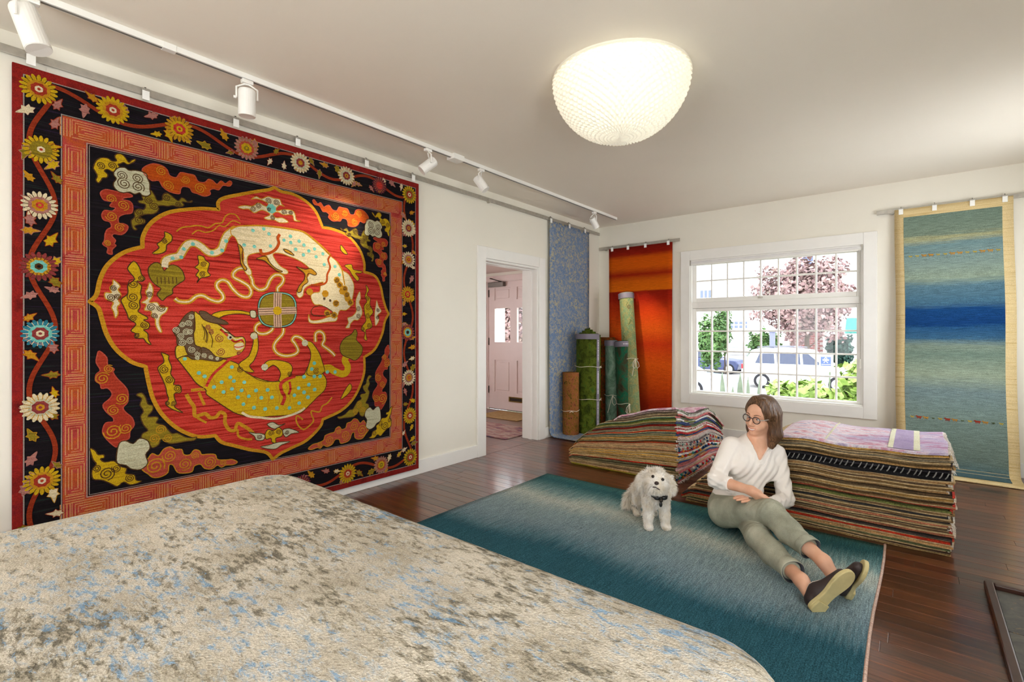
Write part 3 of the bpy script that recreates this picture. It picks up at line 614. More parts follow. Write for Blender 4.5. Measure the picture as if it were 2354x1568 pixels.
('s','brocade_ball','brn',8,4,[(-108,60),(17,69),(150,78)]),
('d','brocade_ball','ylw',9,28,(17,87)),
('p','golden_lion','ylw',5,[(-578,-205),(-548,-258),(-512,-313),(-471,-375),(-423,-414),(-418,-445),(-363,-493),(-313,-535),(-256,-579),(-197,-606),(-136,-626),(-73,-628),(24,-634),(112,-639),(183,-634),(248,-586),(307,-535),(368,-484),(380,-413),(345,-353),(338,-302),(263,-291),(233,-311),(204,-365),(147,-368),(85,-391),(24,-397),(-41,-392),(-105,-368),(-148,-349),(-197,-314),(-232,-268),(-313,-233),(-423,-222),(-527,-207)]),
('p','golden_lion','pyl',6,[(-484,63),(-450,41),(-391,18),(-352,-12),(-296,-54),(-256,-91),(-203,-92),(-191,-143),(-220,-199),(-285,-222),(-369,-225),(-450,-215),(-486,-196),(-548,-206),(-578,-216),(-580,-147),(-527,-119),(-486,-61),(-481,-2)]),
('p','golden_lion','brn',7,[(-486,57),(-489,-61),(-481,-137),(-450,-156),(-450,-210),(-481,-208),(-522,-189),(-538,-142),(-573,-136),(-578,-90),(-597,-49),(-568,-26),(-553,9),(-522,50)]),
('p','golden_lion','brn',7,[(-460,64),(-423,65),(-391,42),(-319,14),(-296,-11),(-369,-6),(-434,17)]),
('c','golden_lion','wht',8,20,(-582,-49)),
('c','golden_lion','wht',8,20,(-558,-84)),
('c','golden_lion','wht',8,22,(-548,-122)),
('c','golden_lion','wht',8,21,(-507,-114)),
('c','golden_lion','wht',8,20,(-527,-61)),
('c','golden_lion','wht',8,21,(-497,-167)),
('c','golden_lion','wht',8,18,(-466,-197)),
('c','golden_lion','wht',8,20,(-517,-8)),
('c','golden_lion','wht',8,17,(-548,-14)),
('c','golden_lion','wht',8,16,(-502,33)),
('c','golden_lion','wht',8,18,(-507,-61)),
('p','golden_lion','ylw',6,[(-197,-314),(-232,-268),(-172,-219),(-148,-156),(-142,-111),(-160,-73),(-123,-60),(-111,-112),(-111,-176),(-136,-246),(-166,-284),(-136,-324)]),
('p','golden_lion','ylw',5,[(-391,45),(-341,71),(-256,80),(-197,76),(-123,59),(-123,40),(-197,57),(-267,55),(-324,41),(-369,15)]),
('p','golden_lion','wht',6,[(-160,80),(-126,78),(-126,36),(-157,39)]),
('p','golden_lion','ylw',6,[(-71,-275),(-39,-251),(27,-253),(101,-277),(122,-319),(101,-365),(60,-403),(27,-394),(40,-348),(20,-306),(-13,-285),(-52,-309),(-71,-321)]),
('p','golden_lion','ylw',6,[(214,-129),(258,-129),(287,-158),(325,-216),(348,-281),(363,-354),(287,-378),(228,-360),(243,-290),(258,-235),(250,-185)]),
('d','golden_lion','wht',7,21,(-68,-295)),
('d','golden_lion','wht',7,22,(214,-137)),
('d','golden_lion','wht',7,21,(-137,-86)),
('s','golden_lion','ylw',6,53,[(340,-331),(402,-327),(442,-351),(506,-377),(548,-365),(556,-320),(531,-274),(556,-238),(598,-217)]),
('p','golden_lion','olv',7,[(490,-169),(523,-110),(590,-73),(619,-35),(641,-66),(632,-119),(685,-173),(676,-234),(624,-278),(573,-261),(506,-229)]),
('s','golden_lion','red',7,16,[(-420,-397),(-402,-356),(-374,-315),(-330,-275),(-285,-234),(-220,-205),(-191,-181)]),
('s','golden_lion','red',7,23,[(143,-368),(74,-390),(40,-421),(47,-469),(67,-511),(47,-563)]),
('s','golden_lion','red',7,16,[(101,-406),(108,-461),(94,-494)]),
('c','golden_lion','plm',8,27,(-344,-100)),
('c','golden_lion','plm',8,26,(-338,-183)),
('c','golden_lion','plm',8,17,(-391,-60)),
('c','golden_lion','plm',8,16,(-412,-30)),
('c','golden_lion','plm',8,14,(-232,-198)),
('d','golden_lion','wht',8,15,(-285,-94)),
('d','golden_lion','fld',9,7,(-282,-94)),
('s','golden_lion','drk',8,7,[(-319,-60),(-285,-70),(-256,-91)]),
('p','golden_lion','crm',8,[(-256,-135),(-209,-126),(-197,-155),(-214,-174),(-244,-179),(-261,-160)]),
('s','golden_lion','red',9,6,[(-259,-154),(-232,-158),(-197,-149)]),
('s','golden_lion','drk',8,4,[(-434,-25),(-418,-73),(-423,-121)]),
('s','golden_lion','drk',8,4,[(-444,-13),(-429,-61),(-434,-108)]),
('s','golden_lion','drk',8,4,[(-429,-31),(-412,-79),(-418,-127)]),
('s','golden_lion','drk',8,4,[(-402,-60),(-385,-109),(-391,-157)]),
('p','golden_lion','brn',7,[(-450,-156),(-407,-169),(-369,-212),(-324,-226),(-352,-244),(-407,-235),(-450,-227),(-497,-225),(-522,-195),(-476,-209)]),
('c','golden_lion','wht',8,16,(-434,-204)),
('c','golden_lion','wht',8,14,(-396,-217)),
('c','golden_lion','wht',8,13,(-471,-218)),
('c','golden_lion','wht',8,11,(-358,-228)),
('s','golden_lion','gld',6,6,[(-450,-305),(-429,-354),(-434,-407)]),
('s','golden_lion','gld',6,6,[(-391,-333),(-369,-386),(-374,-437)]),
('s','golden_lion','gld',6,6,[(-330,-361),(-307,-418),(-313,-467)]),
('s','golden_lion','gld',6,6,[(-267,-391),(-244,-452),(-250,-498)]),
('s','golden_lion','gld',6,6,[(-203,-421),(-178,-487),(-185,-531)]),
('s','golden_lion','gld',6,6,[(-136,-420),(-111,-494),(-117,-538)]),
('s','golden_lion','gld',6,7,[(-67,-419),(-41,-501),(-48,-546)]),
('s','golden_lion','gld',6,7,[(4,-419),(31,-508),(24,-554)]),
('s','golden_lion','gld',6,7,[(78,-418),(106,-515),(99,-562)]),
('s','golden_lion','red',7,12,[(-341,-42),(-296,-85),(-256,-123),(-214,-111),(-197,-155)]),
('s','golden_lion','crm',8,7,[(-330,-36),(-290,-73),(-250,-107),(-209,-98)]),
('d','golden_lion','trq',7,10,(-535,-221)),
('d','golden_lion','trq',7,11,(-429,-333)),
('d','golden_lion','trq',7,11,(-377,-403)),
('d','golden_lion','trq',7,11,(-322,-439)),
('d','golden_lion','trq',7,11,(-333,-376)),
('d','golden_lion','trq',7,11,(-261,-375)),
('d','golden_lion','trq',7,11,(-273,-424)),
('d','golden_lion','trq',7,11,(-282,-349)),
('d','golden_lion','trq',7,11,(-273,-284)),
('d','golden_lion','trq',7,11,(-214,-439)),
('d','golden_lion','trq',7,11,(-238,-481)),
('d','golden_lion','trq',7,11,(-203,-529)),
('d','golden_lion','trq',7,11,(-460,-310)),
('d','golden_lion','trq',7,11,(-198,-387)),
('d','golden_lion','trq',7,11,(-215,-439)),
('d','golden_lion','trq',7,12,(-124,-447)),
('d','golden_lion','trq',7,12,(-49,-450)),
('d','golden_lion','trq',7,11,(-170,-481)),
('d','golden_lion','trq',7,11,(-236,-481)),
('d','golden_lion','trq',7,12,(-90,-499)),
('d','golden_lion','trq',7,12,(-20,-503)),
('d','golden_lion','trq',7,11,(-203,-529)),
('d','golden_lion','trq',7,12,(-137,-559)),
('d','golden_lion','trq',7,12,(-65,-577)),
('d','golden_lion','trq',7,12,(13,-579)),
('d','golden_lion','trq',7,13,(207,-490)),
('d','golden_lion','trq',7,13,(243,-438)),
('d','golden_lion','trq',7,13,(287,-477)),
('d','golden_lion','trq',7,12,(136,-504)),
('d','golden_lion','trq',7,13,(236,-528)),
('d','golden_lion','trq',7,12,(171,-563)),
('d','golden_lion','trq',7,12,(101,-589)),
('d','golden_lion','trq',7,13,(207,-379)),
('d','golden_lion','trq',7,13,(284,-381)),
('d','golden_lion','trq',7,13,(329,-384)),
('d','golden_lion','trq',7,13,(265,-327)),
('d','golden_lion','trq',7,13,(284,-285)),
('d','golden_lion','trq',7,12,(167,-456)),
('d','golden_lion','trq',7,13,(387,-355)),
('d','golden_lion','trq',7,13,(450,-359)),
('s','golden_lion','crm',6,15,[(-212,-581),(-170,-612),(-90,-632),(-6,-650),(74,-647),(157,-630),(214,-603)]),
('c','golden_lion','drk',8,21,(-221,-303)),
('c','golden_lion','drk',8,19,(101,-352)),
('c','golden_lion','drk',8,24,(299,-346)),
('s','golden_lion','drk',7,4,[(-152,-348),(-109,-377),(-52,-394),(27,-394)])]
FLOW = [(-1168, 1150, 0), (-875, 1148, 0), (-562, 1146, 1), (-183, 1142, 2), (181, 1145, 3), (547, 1143, 3), (848, 1139, 4), (1155, 1130, 5), (-1160, 851, 5), (-1165, 571, 6), (-1168, 265, 7), (-1163, -70, 8), (-1163, -439, 3), (-1157, -807, 0), (1146, 840, 3), (1146, 569, 6), (1136, 268, 1), (1136, -59, 7), (1150, -450, 6), (1160, -779, 0), (1165, -1140, 5), (558, -1148, 0), (865, -1144, 2), (-1160, -1140, 1), (-850, -1145, 3), (-530, -1145, 5), (-180, -1146, 6), (190, -1146, 4)]
# ================================================================== THE BIG RED WALL RUG (outlines in mm about the rug's centre)
from mathutils.geometry import tessellate_polygon
ST = (1, .5, 20)
RC = {'red': pile('rug_red', [(98, 15, 10), (140, 29, 19), (176, 54, 44), (128, 24, 17)], ST, 4), 'edg': pile('rug_edge_red', [(80, 13, 11), (126, 28, 21), (100, 20, 25)], (0, 2, 2), 4),
      'fld': pile('rug_dark_field', [(38, 22, 46), (15, 9, 14), (9, 6, 8), (22, 13, 18), (14, 40, 30)], ST, 4), 'bnd': pile('rug_key_ground', [(126, 35, 30), (156, 55, 50), (159, 70, 28), (134, 42, 50)], (0, 3, 5), 2),
      'ylw': pile('rug_yellow', [(142, 107, 8), (173, 141, 15), (156, 119, 11)], ST, 4), 'pyl': pile('rug_pale_yellow', [(164, 134, 20), (181, 154, 42)], ST, 4),
      'gld': pile('rug_gold', [(147, 99, 11), (173, 126, 28)], ST, 5), 'olv': pile('rug_olive', [(94, 78, 18), (134, 115, 26)], ST, 5), 'ora': pile('rug_orange', [(131, 43, 6), (164, 70, 13)], ST, 5),
      'rus': pile('rug_rust', [(122, 30, 16), (152, 52, 33)], ST, 5), 'pnk': pile('rug_salmon', [(141, 52, 38), (161, 70, 52)], ST, 5), 'crm': pile('rug_cream', [(173, 154, 117), (194, 179, 147), (159, 144, 109)], ST, 5),
      'wht': pile('rug_white', [(142, 134, 104), (173, 168, 141), (126, 124, 92)], ST, 7), 'drk': pile('rug_outline_brown', [(55, 35, 16), (75, 48, 20)], ST, 5), 'trq': pile('rug_turquoise', [(72, 147, 134), (117, 173, 161)], ST, 5),
      'brn': pile('rug_brown', [(67, 48, 35), (94, 73, 50)], ST, 12), 'plm': pile('rug_plum', [(100, 33, 36), (131, 55, 50)], ST, 9), 'pnw': pile('rug_pinkish_white', [(164, 126, 104), (181, 151, 126)], ST, 6),
      'key': pile('rug_key_line', [(173, 100, 63), (179, 126, 75), (179, 107, 92)], (0, 2, 4), 3), 'vin': pile('rug_vine', [(107, 30, 11), (134, 48, 20)], ST, 6), 'pal': pile('rug_pale_line', [(151, 117, 117), (126, 134, 117)], ST, 9),
      'teal': pile('rug_teal', [(16, 80, 97), (50, 117, 131)], ST, 6), 'pur': pile('rug_purple', [(70, 20, 40), (92, 33, 50)], ST, 6), 'mav': pile('rug_mauve', [(126, 75, 70), (159, 109, 97)], ST, 6)}
RK = list(RC)
def crom(P, closed=False, n=5):
    out = []; k = len(P); P = [np.array(p, float) for p in P]
    for i in range(k if closed else k - 1):
        g = (lambda j: P[j % k]) if closed else (lambda j: P[min(max(j, 0), k - 1)])
        p0, p1, p2, p3 = g(i - 1), g(i), g(i + 1), g(i + 2)
        for j in range(n):
            t = j / n; out.append(.5 * (2 * p1 + (p2 - p0) * t + (2 * p0 - 5 * p1 + 4 * p2 - p3) * t * t + (3 * p1 - p0 - 3 * p2 + p3) * t ** 3))
    if not closed: out.append(P[-1])
    return out
class Rug2D:
    """collects flat pile areas; u across, v up, h above the ground weave (metres)"""
    def __init__(s, fn): s.mb = {}; s.fn = fn; s.k = 0
    def ht(s, lay): s.k = (s.k + 1) % 45; return .012 + lay * .0007 + s.k * 1.1e-5
    def get(s, part): return s.mb.setdefault(part, MB())
    def area(s, part, key, lay, P, skirt=True):
        b = s.get(part); h = s.ht(lay); n = len(P)
        tri = tessellate_polygon([[Vector((p[0], p[1], 0)) for p in P]])
        ar = sum(P[i][0] * P[(i + 1) % n][1] - P[(i + 1) % n][0] * P[i][1] for i in range(n))
        vs = [s.fn(p[0], p[1], h) for p in P] + ([s.fn(p[0], p[1], h - .0025) for p in P] if skirt else [])
        fs = []
        for t in tri:
            a, c, d = (P[i] for i in t); sg = (c[0] - a[0]) * (d[1] - a[1]) - (d[0] - a[0]) * (c[1] - a[1])
            fs.append(tuple(t) if sg > 0 else tuple(t)[::-1])
        if skirt: fs += [(i, i + n, (i + 1) % n + n, (i + 1) % n) for i in range(n)]
        b.add(vs, fs, RK.index(key))
    def line(s, part, key, lay, w, P, closed=False):
        b = s.get(part); h = s.ht(lay); n = len(P); vs = []
        for i in range(n):
            a = P[(i - 1) % n] if closed or i else P[0]; c = P[(i + 1) % n] if closed or i < n - 1 else P[-1]
            t = np.array(c, float) - np.array(a, float); L = np.hypot(*t) or 1; nn = np.array((-t[1], t[0])) / L * w / 2
            vs += [s.fn(P[i][0] + nn[0], P[i][1] + nn[1], h), s.fn(P[i][0] - nn[0], P[i][1] - nn[1], h)]
        b.add(vs, [(2 * i, 2 * i + 1, 2 * ((i + 1) % n) + 1, 2 * ((i + 1) % n)) for i in range(n if closed else n - 1)], RK.index(key))
    def disc(s, part, key, lay, r, c, n=12, wob=0): s.area(part, key, lay, [(c[0] + r * (1 + wob * (i % 2)) * cos(2 * pi * i / n), c[1] + r * (1 + wob * (i % 2)) * sin(2 * pi * i / n)) for i in range(n)])
    def spiral(s, part, key, lay, r, c, w=None, turns=2.1, ph=0): s.line(part, key, lay, w or max(.004, r * .14), [(c[0] + r * (1 - .85 * i / 24) * cos(ph + turns * 2 * pi * i / 24), c[1] + r * (1 - .85 * i / 24) * sin(ph + turns * 2 * pi * i / 24)) for i in range(25)])
    def finish(s, parent, mats):
        for part, b in s.mb.items():
            used = sorted(set(b.m)); b.m = [used.index(i) for i in b.m]
            b.build(part.split('#')[0], [mats[RK[i]] for i in used], parent)
wr = thing('wall_rug', 'huge square red and black rug with two lions and cloud corners hung on the wall', 'rug', (.034, 1.565, 1.32))
HU = 1.262
MB().box(-.004, .012, -HU, HU, -1.258, 1.25).build('ground_weave', RC['edg'], wr, bevel=.004)
D2 = Rug2D(lambda u, v, h: (h, u, v))
rect = lambda a, b_, c, d: [(a, c), (b_, c), (b_, d), (a, d)]
D2.area('border_ground', 'fld', .5, rect(-1.225, 1.225, -1.215, 1.205))
D2.area('key_band', 'bnd', 1, rect(-1.08, 1.075, -1.05, 1.05))
D2.area('dark_field', 'fld', 2, rect(-.98, .955, -.93, .932))
for q, w in (((-1.222, 1.222, -1.212, 1.202), .007), ((-1.084, 1.079, -1.054, 1.054), .006), ((-.984, .959, -.934, .936), .006), ((-.974, .949, -.924, .926), .004)): D2.line('border_line', 'pal', 2.6, w, rect(*q), True)
rg = random.Random(11)
def key_side(s0, s1, t0, t1, hor):
    L = s1 - s0; n = max(1, round(L / .205)); st = L / n; w = t1 - t0
    put = (lambda a, c: (a, c)) if hor else (lambda a, c: (c, a))
    for i in range(n):
        a = s0 + i * st; e = a + st
        for k in range(4):
            d = .007 + k * .0125
            if w / 2 - d < .003: break
            x0, x1 = a + .020 + d, e - .020 - d
            D2.line('key_pattern', 'key', 2.2, .0048, [put(*p) for p in ((x0 + (.012 if k % 2 else 0), t0 + d), (x1, t0 + d), (x1, t1 - d), (x0, t1 - d), (x0, t0 + d + .01))])
        for k in range(4): D2.line('key_pattern', 'key', 2.2, .0048, [put(a - .018 + .0125 * k, t0 + .006), put(a - .018 + .0125 * k, t1 - .006)])
key_side(-1.07, 1.065, .942, 1.046, True); key_side(-1.07, 1.065, -1.046, -.94, True)
key_side(-.93, .93, -1.076, -.988, False); key_side(-.93, .93, .963, 1.071, False)
# vine with leaves
LEAFN = [0]
def leaf(c, an, sz, key, out):
    LEAFN[0] += 1; lp = 'leaf_motif#%d' % LEAFN[0]
    P = [(0, -.55), (.12, -.34), (.3, -.36), (.2, -.1), (.34, .06), (.15, .16), (.08, .4), (0, .62), (-.1, .36), (-.17, .14), (-.32, .1), (-.2, -.08), (-.26, -.3), (-.1, -.34)]
    Q = [(c[0] + sz * (x * cos(an) - y_ * sin(an)), c[1] + sz * (x * sin(an) + y_ * cos(an))) for x, y_ in P]
    Q = crom(Q, True, 2); D2.area(lp, key, 3.2, Q); D2.line(lp, out, 3.7, .003, Q, True)
def vine(s0, s1, c, hor, ph):
    N = int((s1 - s0) / .02); put = (lambda a, k: (a, k)) if hor else (lambda a, k: (k, a))
    f = lambda s: .048 * sin(2 * pi * s / .62 + ph)
    D2.line('vine', 'vin', 2.9, .02, [put(s0 + (s1 - s0) * i / N, c + f(s0 + (s1 - s0) * i / N)) for i in range(N + 1)])
    s = s0 + .05
    while s < s1 - .04:
        sd = -1 if f(s) > 0 else 1
        for k in range(2):
            t = c + sd * rg.uniform(.028, .05) if k == 0 else c + f(s) - sd * .034
            if abs(t - c) < .062: leaf(put(s + rg.uniform(-.015, .015) + .04 * k, t), rg.uniform(0, 6.28), rg.uniform(.05, .078), rg.choice(['ylw', 'mav', 'crm', 'olv', 'mav', 'gld']), rg.choice(['mav', 'gld', 'vin']))
        s += .098
vine(-1.15, 1.13, 1.137, True, .4); vine(-1.15, 1.13, -1.138, True, 1.2); vine(-1.12, 1.12, -1.155, False, 2); vine(-1.12, 1.12, 1.145, False, .8)
FK = [('ylw', 'gld', 'rus', 'crm'), ('gld', 'ylw', 'red', 'ylw'), ('mav', 'pnk', 'ylw', 'olv'), ('crm', 'wht', 'plm', 'gld'), ('pur', 'plm', 'red', 'gld'), ('ylw', 'olv', 'rus', 'crm'), ('crm', 'mav', 'gld', 'red'), ('plm', 'gld', 'trq', 'drk'), ('teal', 'trq', 'plm', 'crm')]
for i, (u, v, k) in enumerate(FLOW):
    a, b_, c_, d_ = FK[k]; c = (u / 1000, v / 1000); r = rg.uniform(.066, .074); p = 'flower_motif#%d' % i; n = 18
    pet = []
    for j in range(n):
        for q in (0, .3, .5, .7):
            an = 2 * pi * (j + q) / n; pet.append((c[0] + r * (.78 if q == 0 else 1.0 if q != .5 else 1.05) * cos(an), c[1] + r * (.78 if q == 0 else 1.0 if q != .5 else 1.05) * sin(an)))
    D2.area(p, a, 3.8, pet)
    for j in range(n): an = 2 * pi * j / n; D2.line(p, 'drk' if k in (0, 1, 5, 6) else d_, 4.2, .003, [(c[0] + r * .5 * cos(an), c[1] + r * .5 * sin(an)), (c[0] + r * .9 * cos(an), c[1] + r * .9 * sin(an))])
    D2.disc(p, b_, 4.4, r * .6, c, 24, .1); D2.disc(p, c_, 4.9, r * .42, c, 16, .14); D2.disc(p, d_, 5.4, r * .22, c, 12, .1); D2.disc(p, 'fld' if k == 7 else c_, 5.9, r * .1, c, 8)
# field and medallion figures
CL = []; RB_ = 0
for o_ in RUG:
    kind, part, key, lay = o_[:4]; mm = lambda P, m=1: [(m * x / 1000, y_ / 1000) for x, y_ in P]
    if kind == 'm':
        ring = []
        for sg in o_[4]: ring += crom(mm(sg), False, 5)[:-1]
        D2.area('medallion', 'red', 3, ring); D2.line('medallion_outline', 'gld', 3.6, .021, ring, True)
        continue
    if part == 'medallion_cloud':
        pts = o_[4] if kind == 'p' else None
        if kind == 'p': part = 'medallion_cloud#%d' % len(CL); CL.append((part, min(a for a, _ in pts), max(a for a, _ in pts), min(a for _, a in pts), max(a for _, a in pts)))
        else: part = next((c[0] for c in CL if c[1] <= o_[5][0] <= c[2] and c[3] <= o_[5][1] <= c[4]), CL[-1][0])
    if part == 'ribbon':
        RB_ += key != 'crm'; part = 'ribbon#%d' % RB_
    mir = (1, -1) if part.startswith('corner') else (1,)
    for m in mir:
        pn = 'corner_cloud#%s%d' % (part[-3:], m) if m else part; pn = pn if part.startswith('corner') else part
        if kind == 'p':
            Q = crom(mm(o_[4], m), True, 3)
            if m < 0: Q = Q[::-1]
            D2.area(pn, key, lay, Q); D2.line(pn, 'pnk' if key in ('rus', 'ora') else 'gld' if key == 'pnk' else 'gld' if key == 'crm' else 'drk', lay + .5, .0055, Q, True)
        elif kind == 's': D2.line(pn, key, lay, o_[4] / 1000, crom(mm(o_[5], m), False, 5))
        elif kind == 'd': D2.disc(pn, key, lay, o_[4] / 1000, mm([o_[5]], m)[0], 14, .1)
        elif kind == 'c': D2.spiral(pn, key, lay, o_[4] / 1000, mm([o_[5]], m)[0], ph=rg.random() * 6)
D2.finish(wr, RC)
# ================================================================== HANGING RAILS, CLIPS AND RUGS
def grid_obj(name, f, nu, nv, mats, parent=None, th=0, smooth=True, mi=None, offset=-1):
    vs = [f(i / nu, j / nv) for j in range(nv + 1) for i in range(nu + 1)]
    fs = [(j * (nu + 1) + i, j * (nu + 1) + i + 1, (j + 1) * (nu + 1) + i + 1, (j + 1) * (nu + 1) + i) for j in range(nv) for i in range(nu)]
    b = MB(); b.add(vs, fs)
    if mi: b.m = [mi((i + .5) / nu, (j + .5) / nv) for j in range(nv) for i in range(nu)]
    o = b.build(name, mats, parent, smooth=smooth)
    if th: m = o.modifiers.new('thickness', 'SOLIDIFY'); m.thickness = th; m.offset = offset
    return o
def rail(label, p0, p1, knobs, axis):
    t = thing('hanging_rail', label, 'rail', p0); L = p1[axis] - p0[axis]; d = (1, 0, 0) if axis == 0 else (0, 1, 0)
    if axis == 1: MB().box(-.005, .007, 0, L, -.02, .02).build('rail_bar', STEEL, t, bevel=.0015)
    else: MB().box(0, L, -.007, .005, -.02, .02).build('rail_bar', STEEL, t, bevel=.0015)
    for k in knobs:
        if axis == 1: MB().cyl((-p0[0] + .002, k, -.012), (.012, k, -.012), .02, n=18).build('standoff', STEEL, t)
        else: MB().cyl((k, .0, -.012), (k, 6.098 - p0[1], -.012), .02, n=18).build('standoff', STEEL, t)
    return t
rail('long steel rail along the wall above the red rug and doorway', (.02, -2.3, 2.632), (.02, 6.07, 2.632), (.8, 2.4, 4.74, 6.08, 8.1), 1)
rail('short steel rail above the orange rug', (.01, 6.08, 2.425), (1.15, 6.08, 2.425), (.11, 1.0), 0)
rail('steel rail above the tall blue green rug', (3.13, 6.08, 2.447), (4.5, 6.08, 2.447), (.12, 1.06), 0)
TAGW = plain('white_tag', (245, 245, 240), .4)
def clip_proto():
    t = thing('rug_clip', 'x', 'clip')
    MB().tube([(-.014, 0, .0), (-.014, 0, .018), (.0, 0, .0255), (.014, 0, .02), (.018, 0, .0), (.018, 0, -.03)], .003, 6).build('hook', DSTEEL, t)
    MB().box(.014, .02, -.02, .02, .004, .016).build('clasp', STEEL, t, bevel=.002)
    MB().box(.016, .021, -.017, .017, -.05, .002).build('tag_plate', TAGW, t, bevel=.001)
    return t
def dup(root, loc, rz, label):
    r = root.copy(); COL.objects.link(r); r.location = loc; r.rotation_euler = (0, 0, rz); r['label'] = label
    for ch in list(root.children): c = ch.copy(); COL.objects.link(c); c.parent = r
    return r
cp = clip_proto(); firstc = True
def put_clip(loc, rz, label, group):
    global firstc
    if firstc: cp.location = loc; cp.rotation_euler = (0, 0, rz); cp['label'] = label; o = cp; firstc = False
    else: o = dup(cp, loc, rz, label)
    o['group'] = group
for i, y in enumerate((.369, .838, 1.318, 1.728, 2.293, 2.763)): put_clip((.032, y, 2.628), 0, 'steel clip with white tag, %s along the top of the red wall rug' % ORD[i], 'clips of the red wall rug')
for i, y in enumerate((4.865, 5.268, 5.649)): put_clip((.028, y, 2.632), 0, 'steel clip, %s along the top of the mottled blue rug' % ORD[i], 'clips of the blue rug')
for i, x in enumerate((.226, .46, .706, 1.012)): put_clip((x, 6.072, 2.422), -pi / 2, 'steel clip with pale tag, %s along the top of the orange rug' % ORD[i], 'clips of the orange rug')
for i, x in enumerate((3.319, 3.565, 3.824, 4.033)): put_clip((x, 6.072, 2.45), -pi / 2, 'steel clip with white tag, %s along the top of the tall blue green rug' % ORD[i], 'clips of the blue green rug')
def band_mat(name, axis, lo, hi, stops, amp=.06, stretch=(.6, 12, 12), s1=4, var=.3, spk=240, sc=(1, 1, 1), var2=.16):
    t = NT(name); w = t.coord((1, 1, 1)); v = t.coord(stretch)
    n = t.noise(v, s1, 5, .65)
    pos = t.math('ADD', t.sep(w)[axis], t.math('MULTIPLY', t.math('SUBTRACT', n, .5), amp * 2))
    c = t.ramp(t.val(pos, 0, 1, lo, hi), stops)
    st = t.noise(v, s1 * 3.3, 3, .6); c = t.mul(c, t.val(st, 1 - var2, 1 + var2))
    sp = t.noise(t.coord(sc), spk, 2, .6); t.base(t.mul(c, t.val(sp, 1 - var, 1 + var))); t.bump(sp, .5, .004)
    return t.fin(.95, 0, .12)
# orange rug
om = band_mat('orange_wool', 2, .05, 2.41, [(0, (140, 34, 12)), (.12, (156, 40, 10)), (.22, (178, 62, 8)), (.34, (190, 74, 10)), (.45, (172, 46, 10)), (.53, (196, 76, 14)), (.62, (190, 58, 12)), (.7, (150, 30, 8)), (.745, (140, 26, 8)), (.75, (206, 98, 8)), (.80, (200, 90, 8)), (.84, (146, 30, 8)), (.88, (200, 86, 6)), (.93, (196, 80, 6)), (.955, (136, 26, 8)), (1, (120, 20, 8))], .02, (1.0, 14, 14), var2=.2)
t = thing('hanging_rug', 'narrow orange and red striped rug hung in the corner', 'rug', (.62, 6.06, 0))
grid_obj('rug_sheet', lambda u, v: ((u - .5) * (.885 - .02 * (1 - v)), .004 * sin(u * 5 + v * 2) * (1 - v) - .004, .03 + v * 2.375), 14, 30, om, t, .011)
# blue rug: hangs on the wall and runs out over the floor
def blue_wool():
    t = NT('mottled_blue_wool'); w = t.coord(); n = t.noise(w, 26, 3, .6, 1.2); m_ = t.noise(w, 3.2, 3); n2 = t.noise(t.coord((1, 1, 1), loc=(3, 1, 2)), 60, 2, .7)
    c = t.mix(t.val(n, 0, 1, .47, .56), (104, 126, 160), (176, 166, 136)); c = t.mix(t.val(n2, 0, .55, .5, .62), c, (132, 150, 174))
    c = t.mix(t.val(m_, 0, .45, .42, .6), c, (112, 134, 168))
    sp = t.noise(w, 260, 2); t.base(t.mul(c, t.val(sp, .78, 1.2))); t.bump(sp, .5, .004); return t.fin(.95, 0, .1)
bm_ = blue_wool()
t = thing('hanging_rug', 'mottled blue and beige rug hung beside the doorway and running onto the floor', 'rug', (.03, 5.3, 0))
def fb(u, v):
    L = 2.6 + .50; s = (1 - v) * L; y = (u - .5) * .915 + .004 * sin(v * 9)
    r = .07
    if s < 2.6 - r: return (.0 + .008 * sin(u * 7) * (1 - v) * .6, y, 2.61 - s)
    s2 = s - (2.6 - r)
    if s2 < r * pi / 2: a = s2 / r; return (r * (1 - cos(a)), y, .01 + r - r * sin(a))
    return (r + s2 - r * pi / 2, y, .01)
grid_obj('rug_sheet', fb, 12, 60, bm_, t, .009, offset=1)
# tall blue green rug
gb = pile('cream_wool_border', [(206, 178, 122), (222, 200, 152), (196, 164, 108)], (.6, 1, 14), 4, var=.16)
gf = band_mat('blue_green_wool', 2, .0, 2.42, [(0, (70, 98, 106)), (.05, (112, 130, 122)), (.2, (118, 138, 132)), (.3, (116, 136, 138)), (.36, (146, 160, 140)), (.44, (112, 132, 120)), (.47, (126, 142, 128)), (.50, (56, 96, 126)), (.545, (34, 76, 118)), (.55, (20, 58, 110)), (.61, (24, 66, 116)), (.63, (66, 104, 128)), (.70, (88, 120, 134)), (.73, (140, 156, 138)), (.79, (128, 148, 142)), (.86, (110, 138, 142)), (.885, (164, 162, 122)), (.90, (118, 134, 118)), (1, (108, 128, 116))], .05, (1.0, 20, 20), var2=.34)
t = thing('hanging_rug', 'tall rug with blue green stripes and cream border hung beside the window', 'rug', (3.68, 6.06, 0))
def fg(off):
    def f(u, v):
        L = 2.43 + .32; s = (1 - v) * L; w = .815 + .015 * (1 - v); r = .08; lean = min(s, 2.35) / 2.35
        x = (u - .5) * w + .02 * lean + .004 * sin(v * 12); y0 = -.085 * lean ** 1.5
        if s < 2.43 - r: return (x, y0 - off, 2.45 - s)
        s2 = s - (2.43 - r)
        if s2 < r * pi / 2: a = s2 / r; return (x, y0 - r * (1 - cos(a)) - off * cos(a), .012 + r - r * sin(a) + off * sin(a))
        return (x, y0 - r - (s2 - r * pi / 2), .012 + off)
    return f
grid_obj('rug_border', fg(0), 10, 60, gb, t, .010, offset=-1)
f2 = fg(.0025)
grid_obj('rug_field', lambda u, v: f2(.085 + u * .83, .045 + v * .925), 10, 60, gf, t)
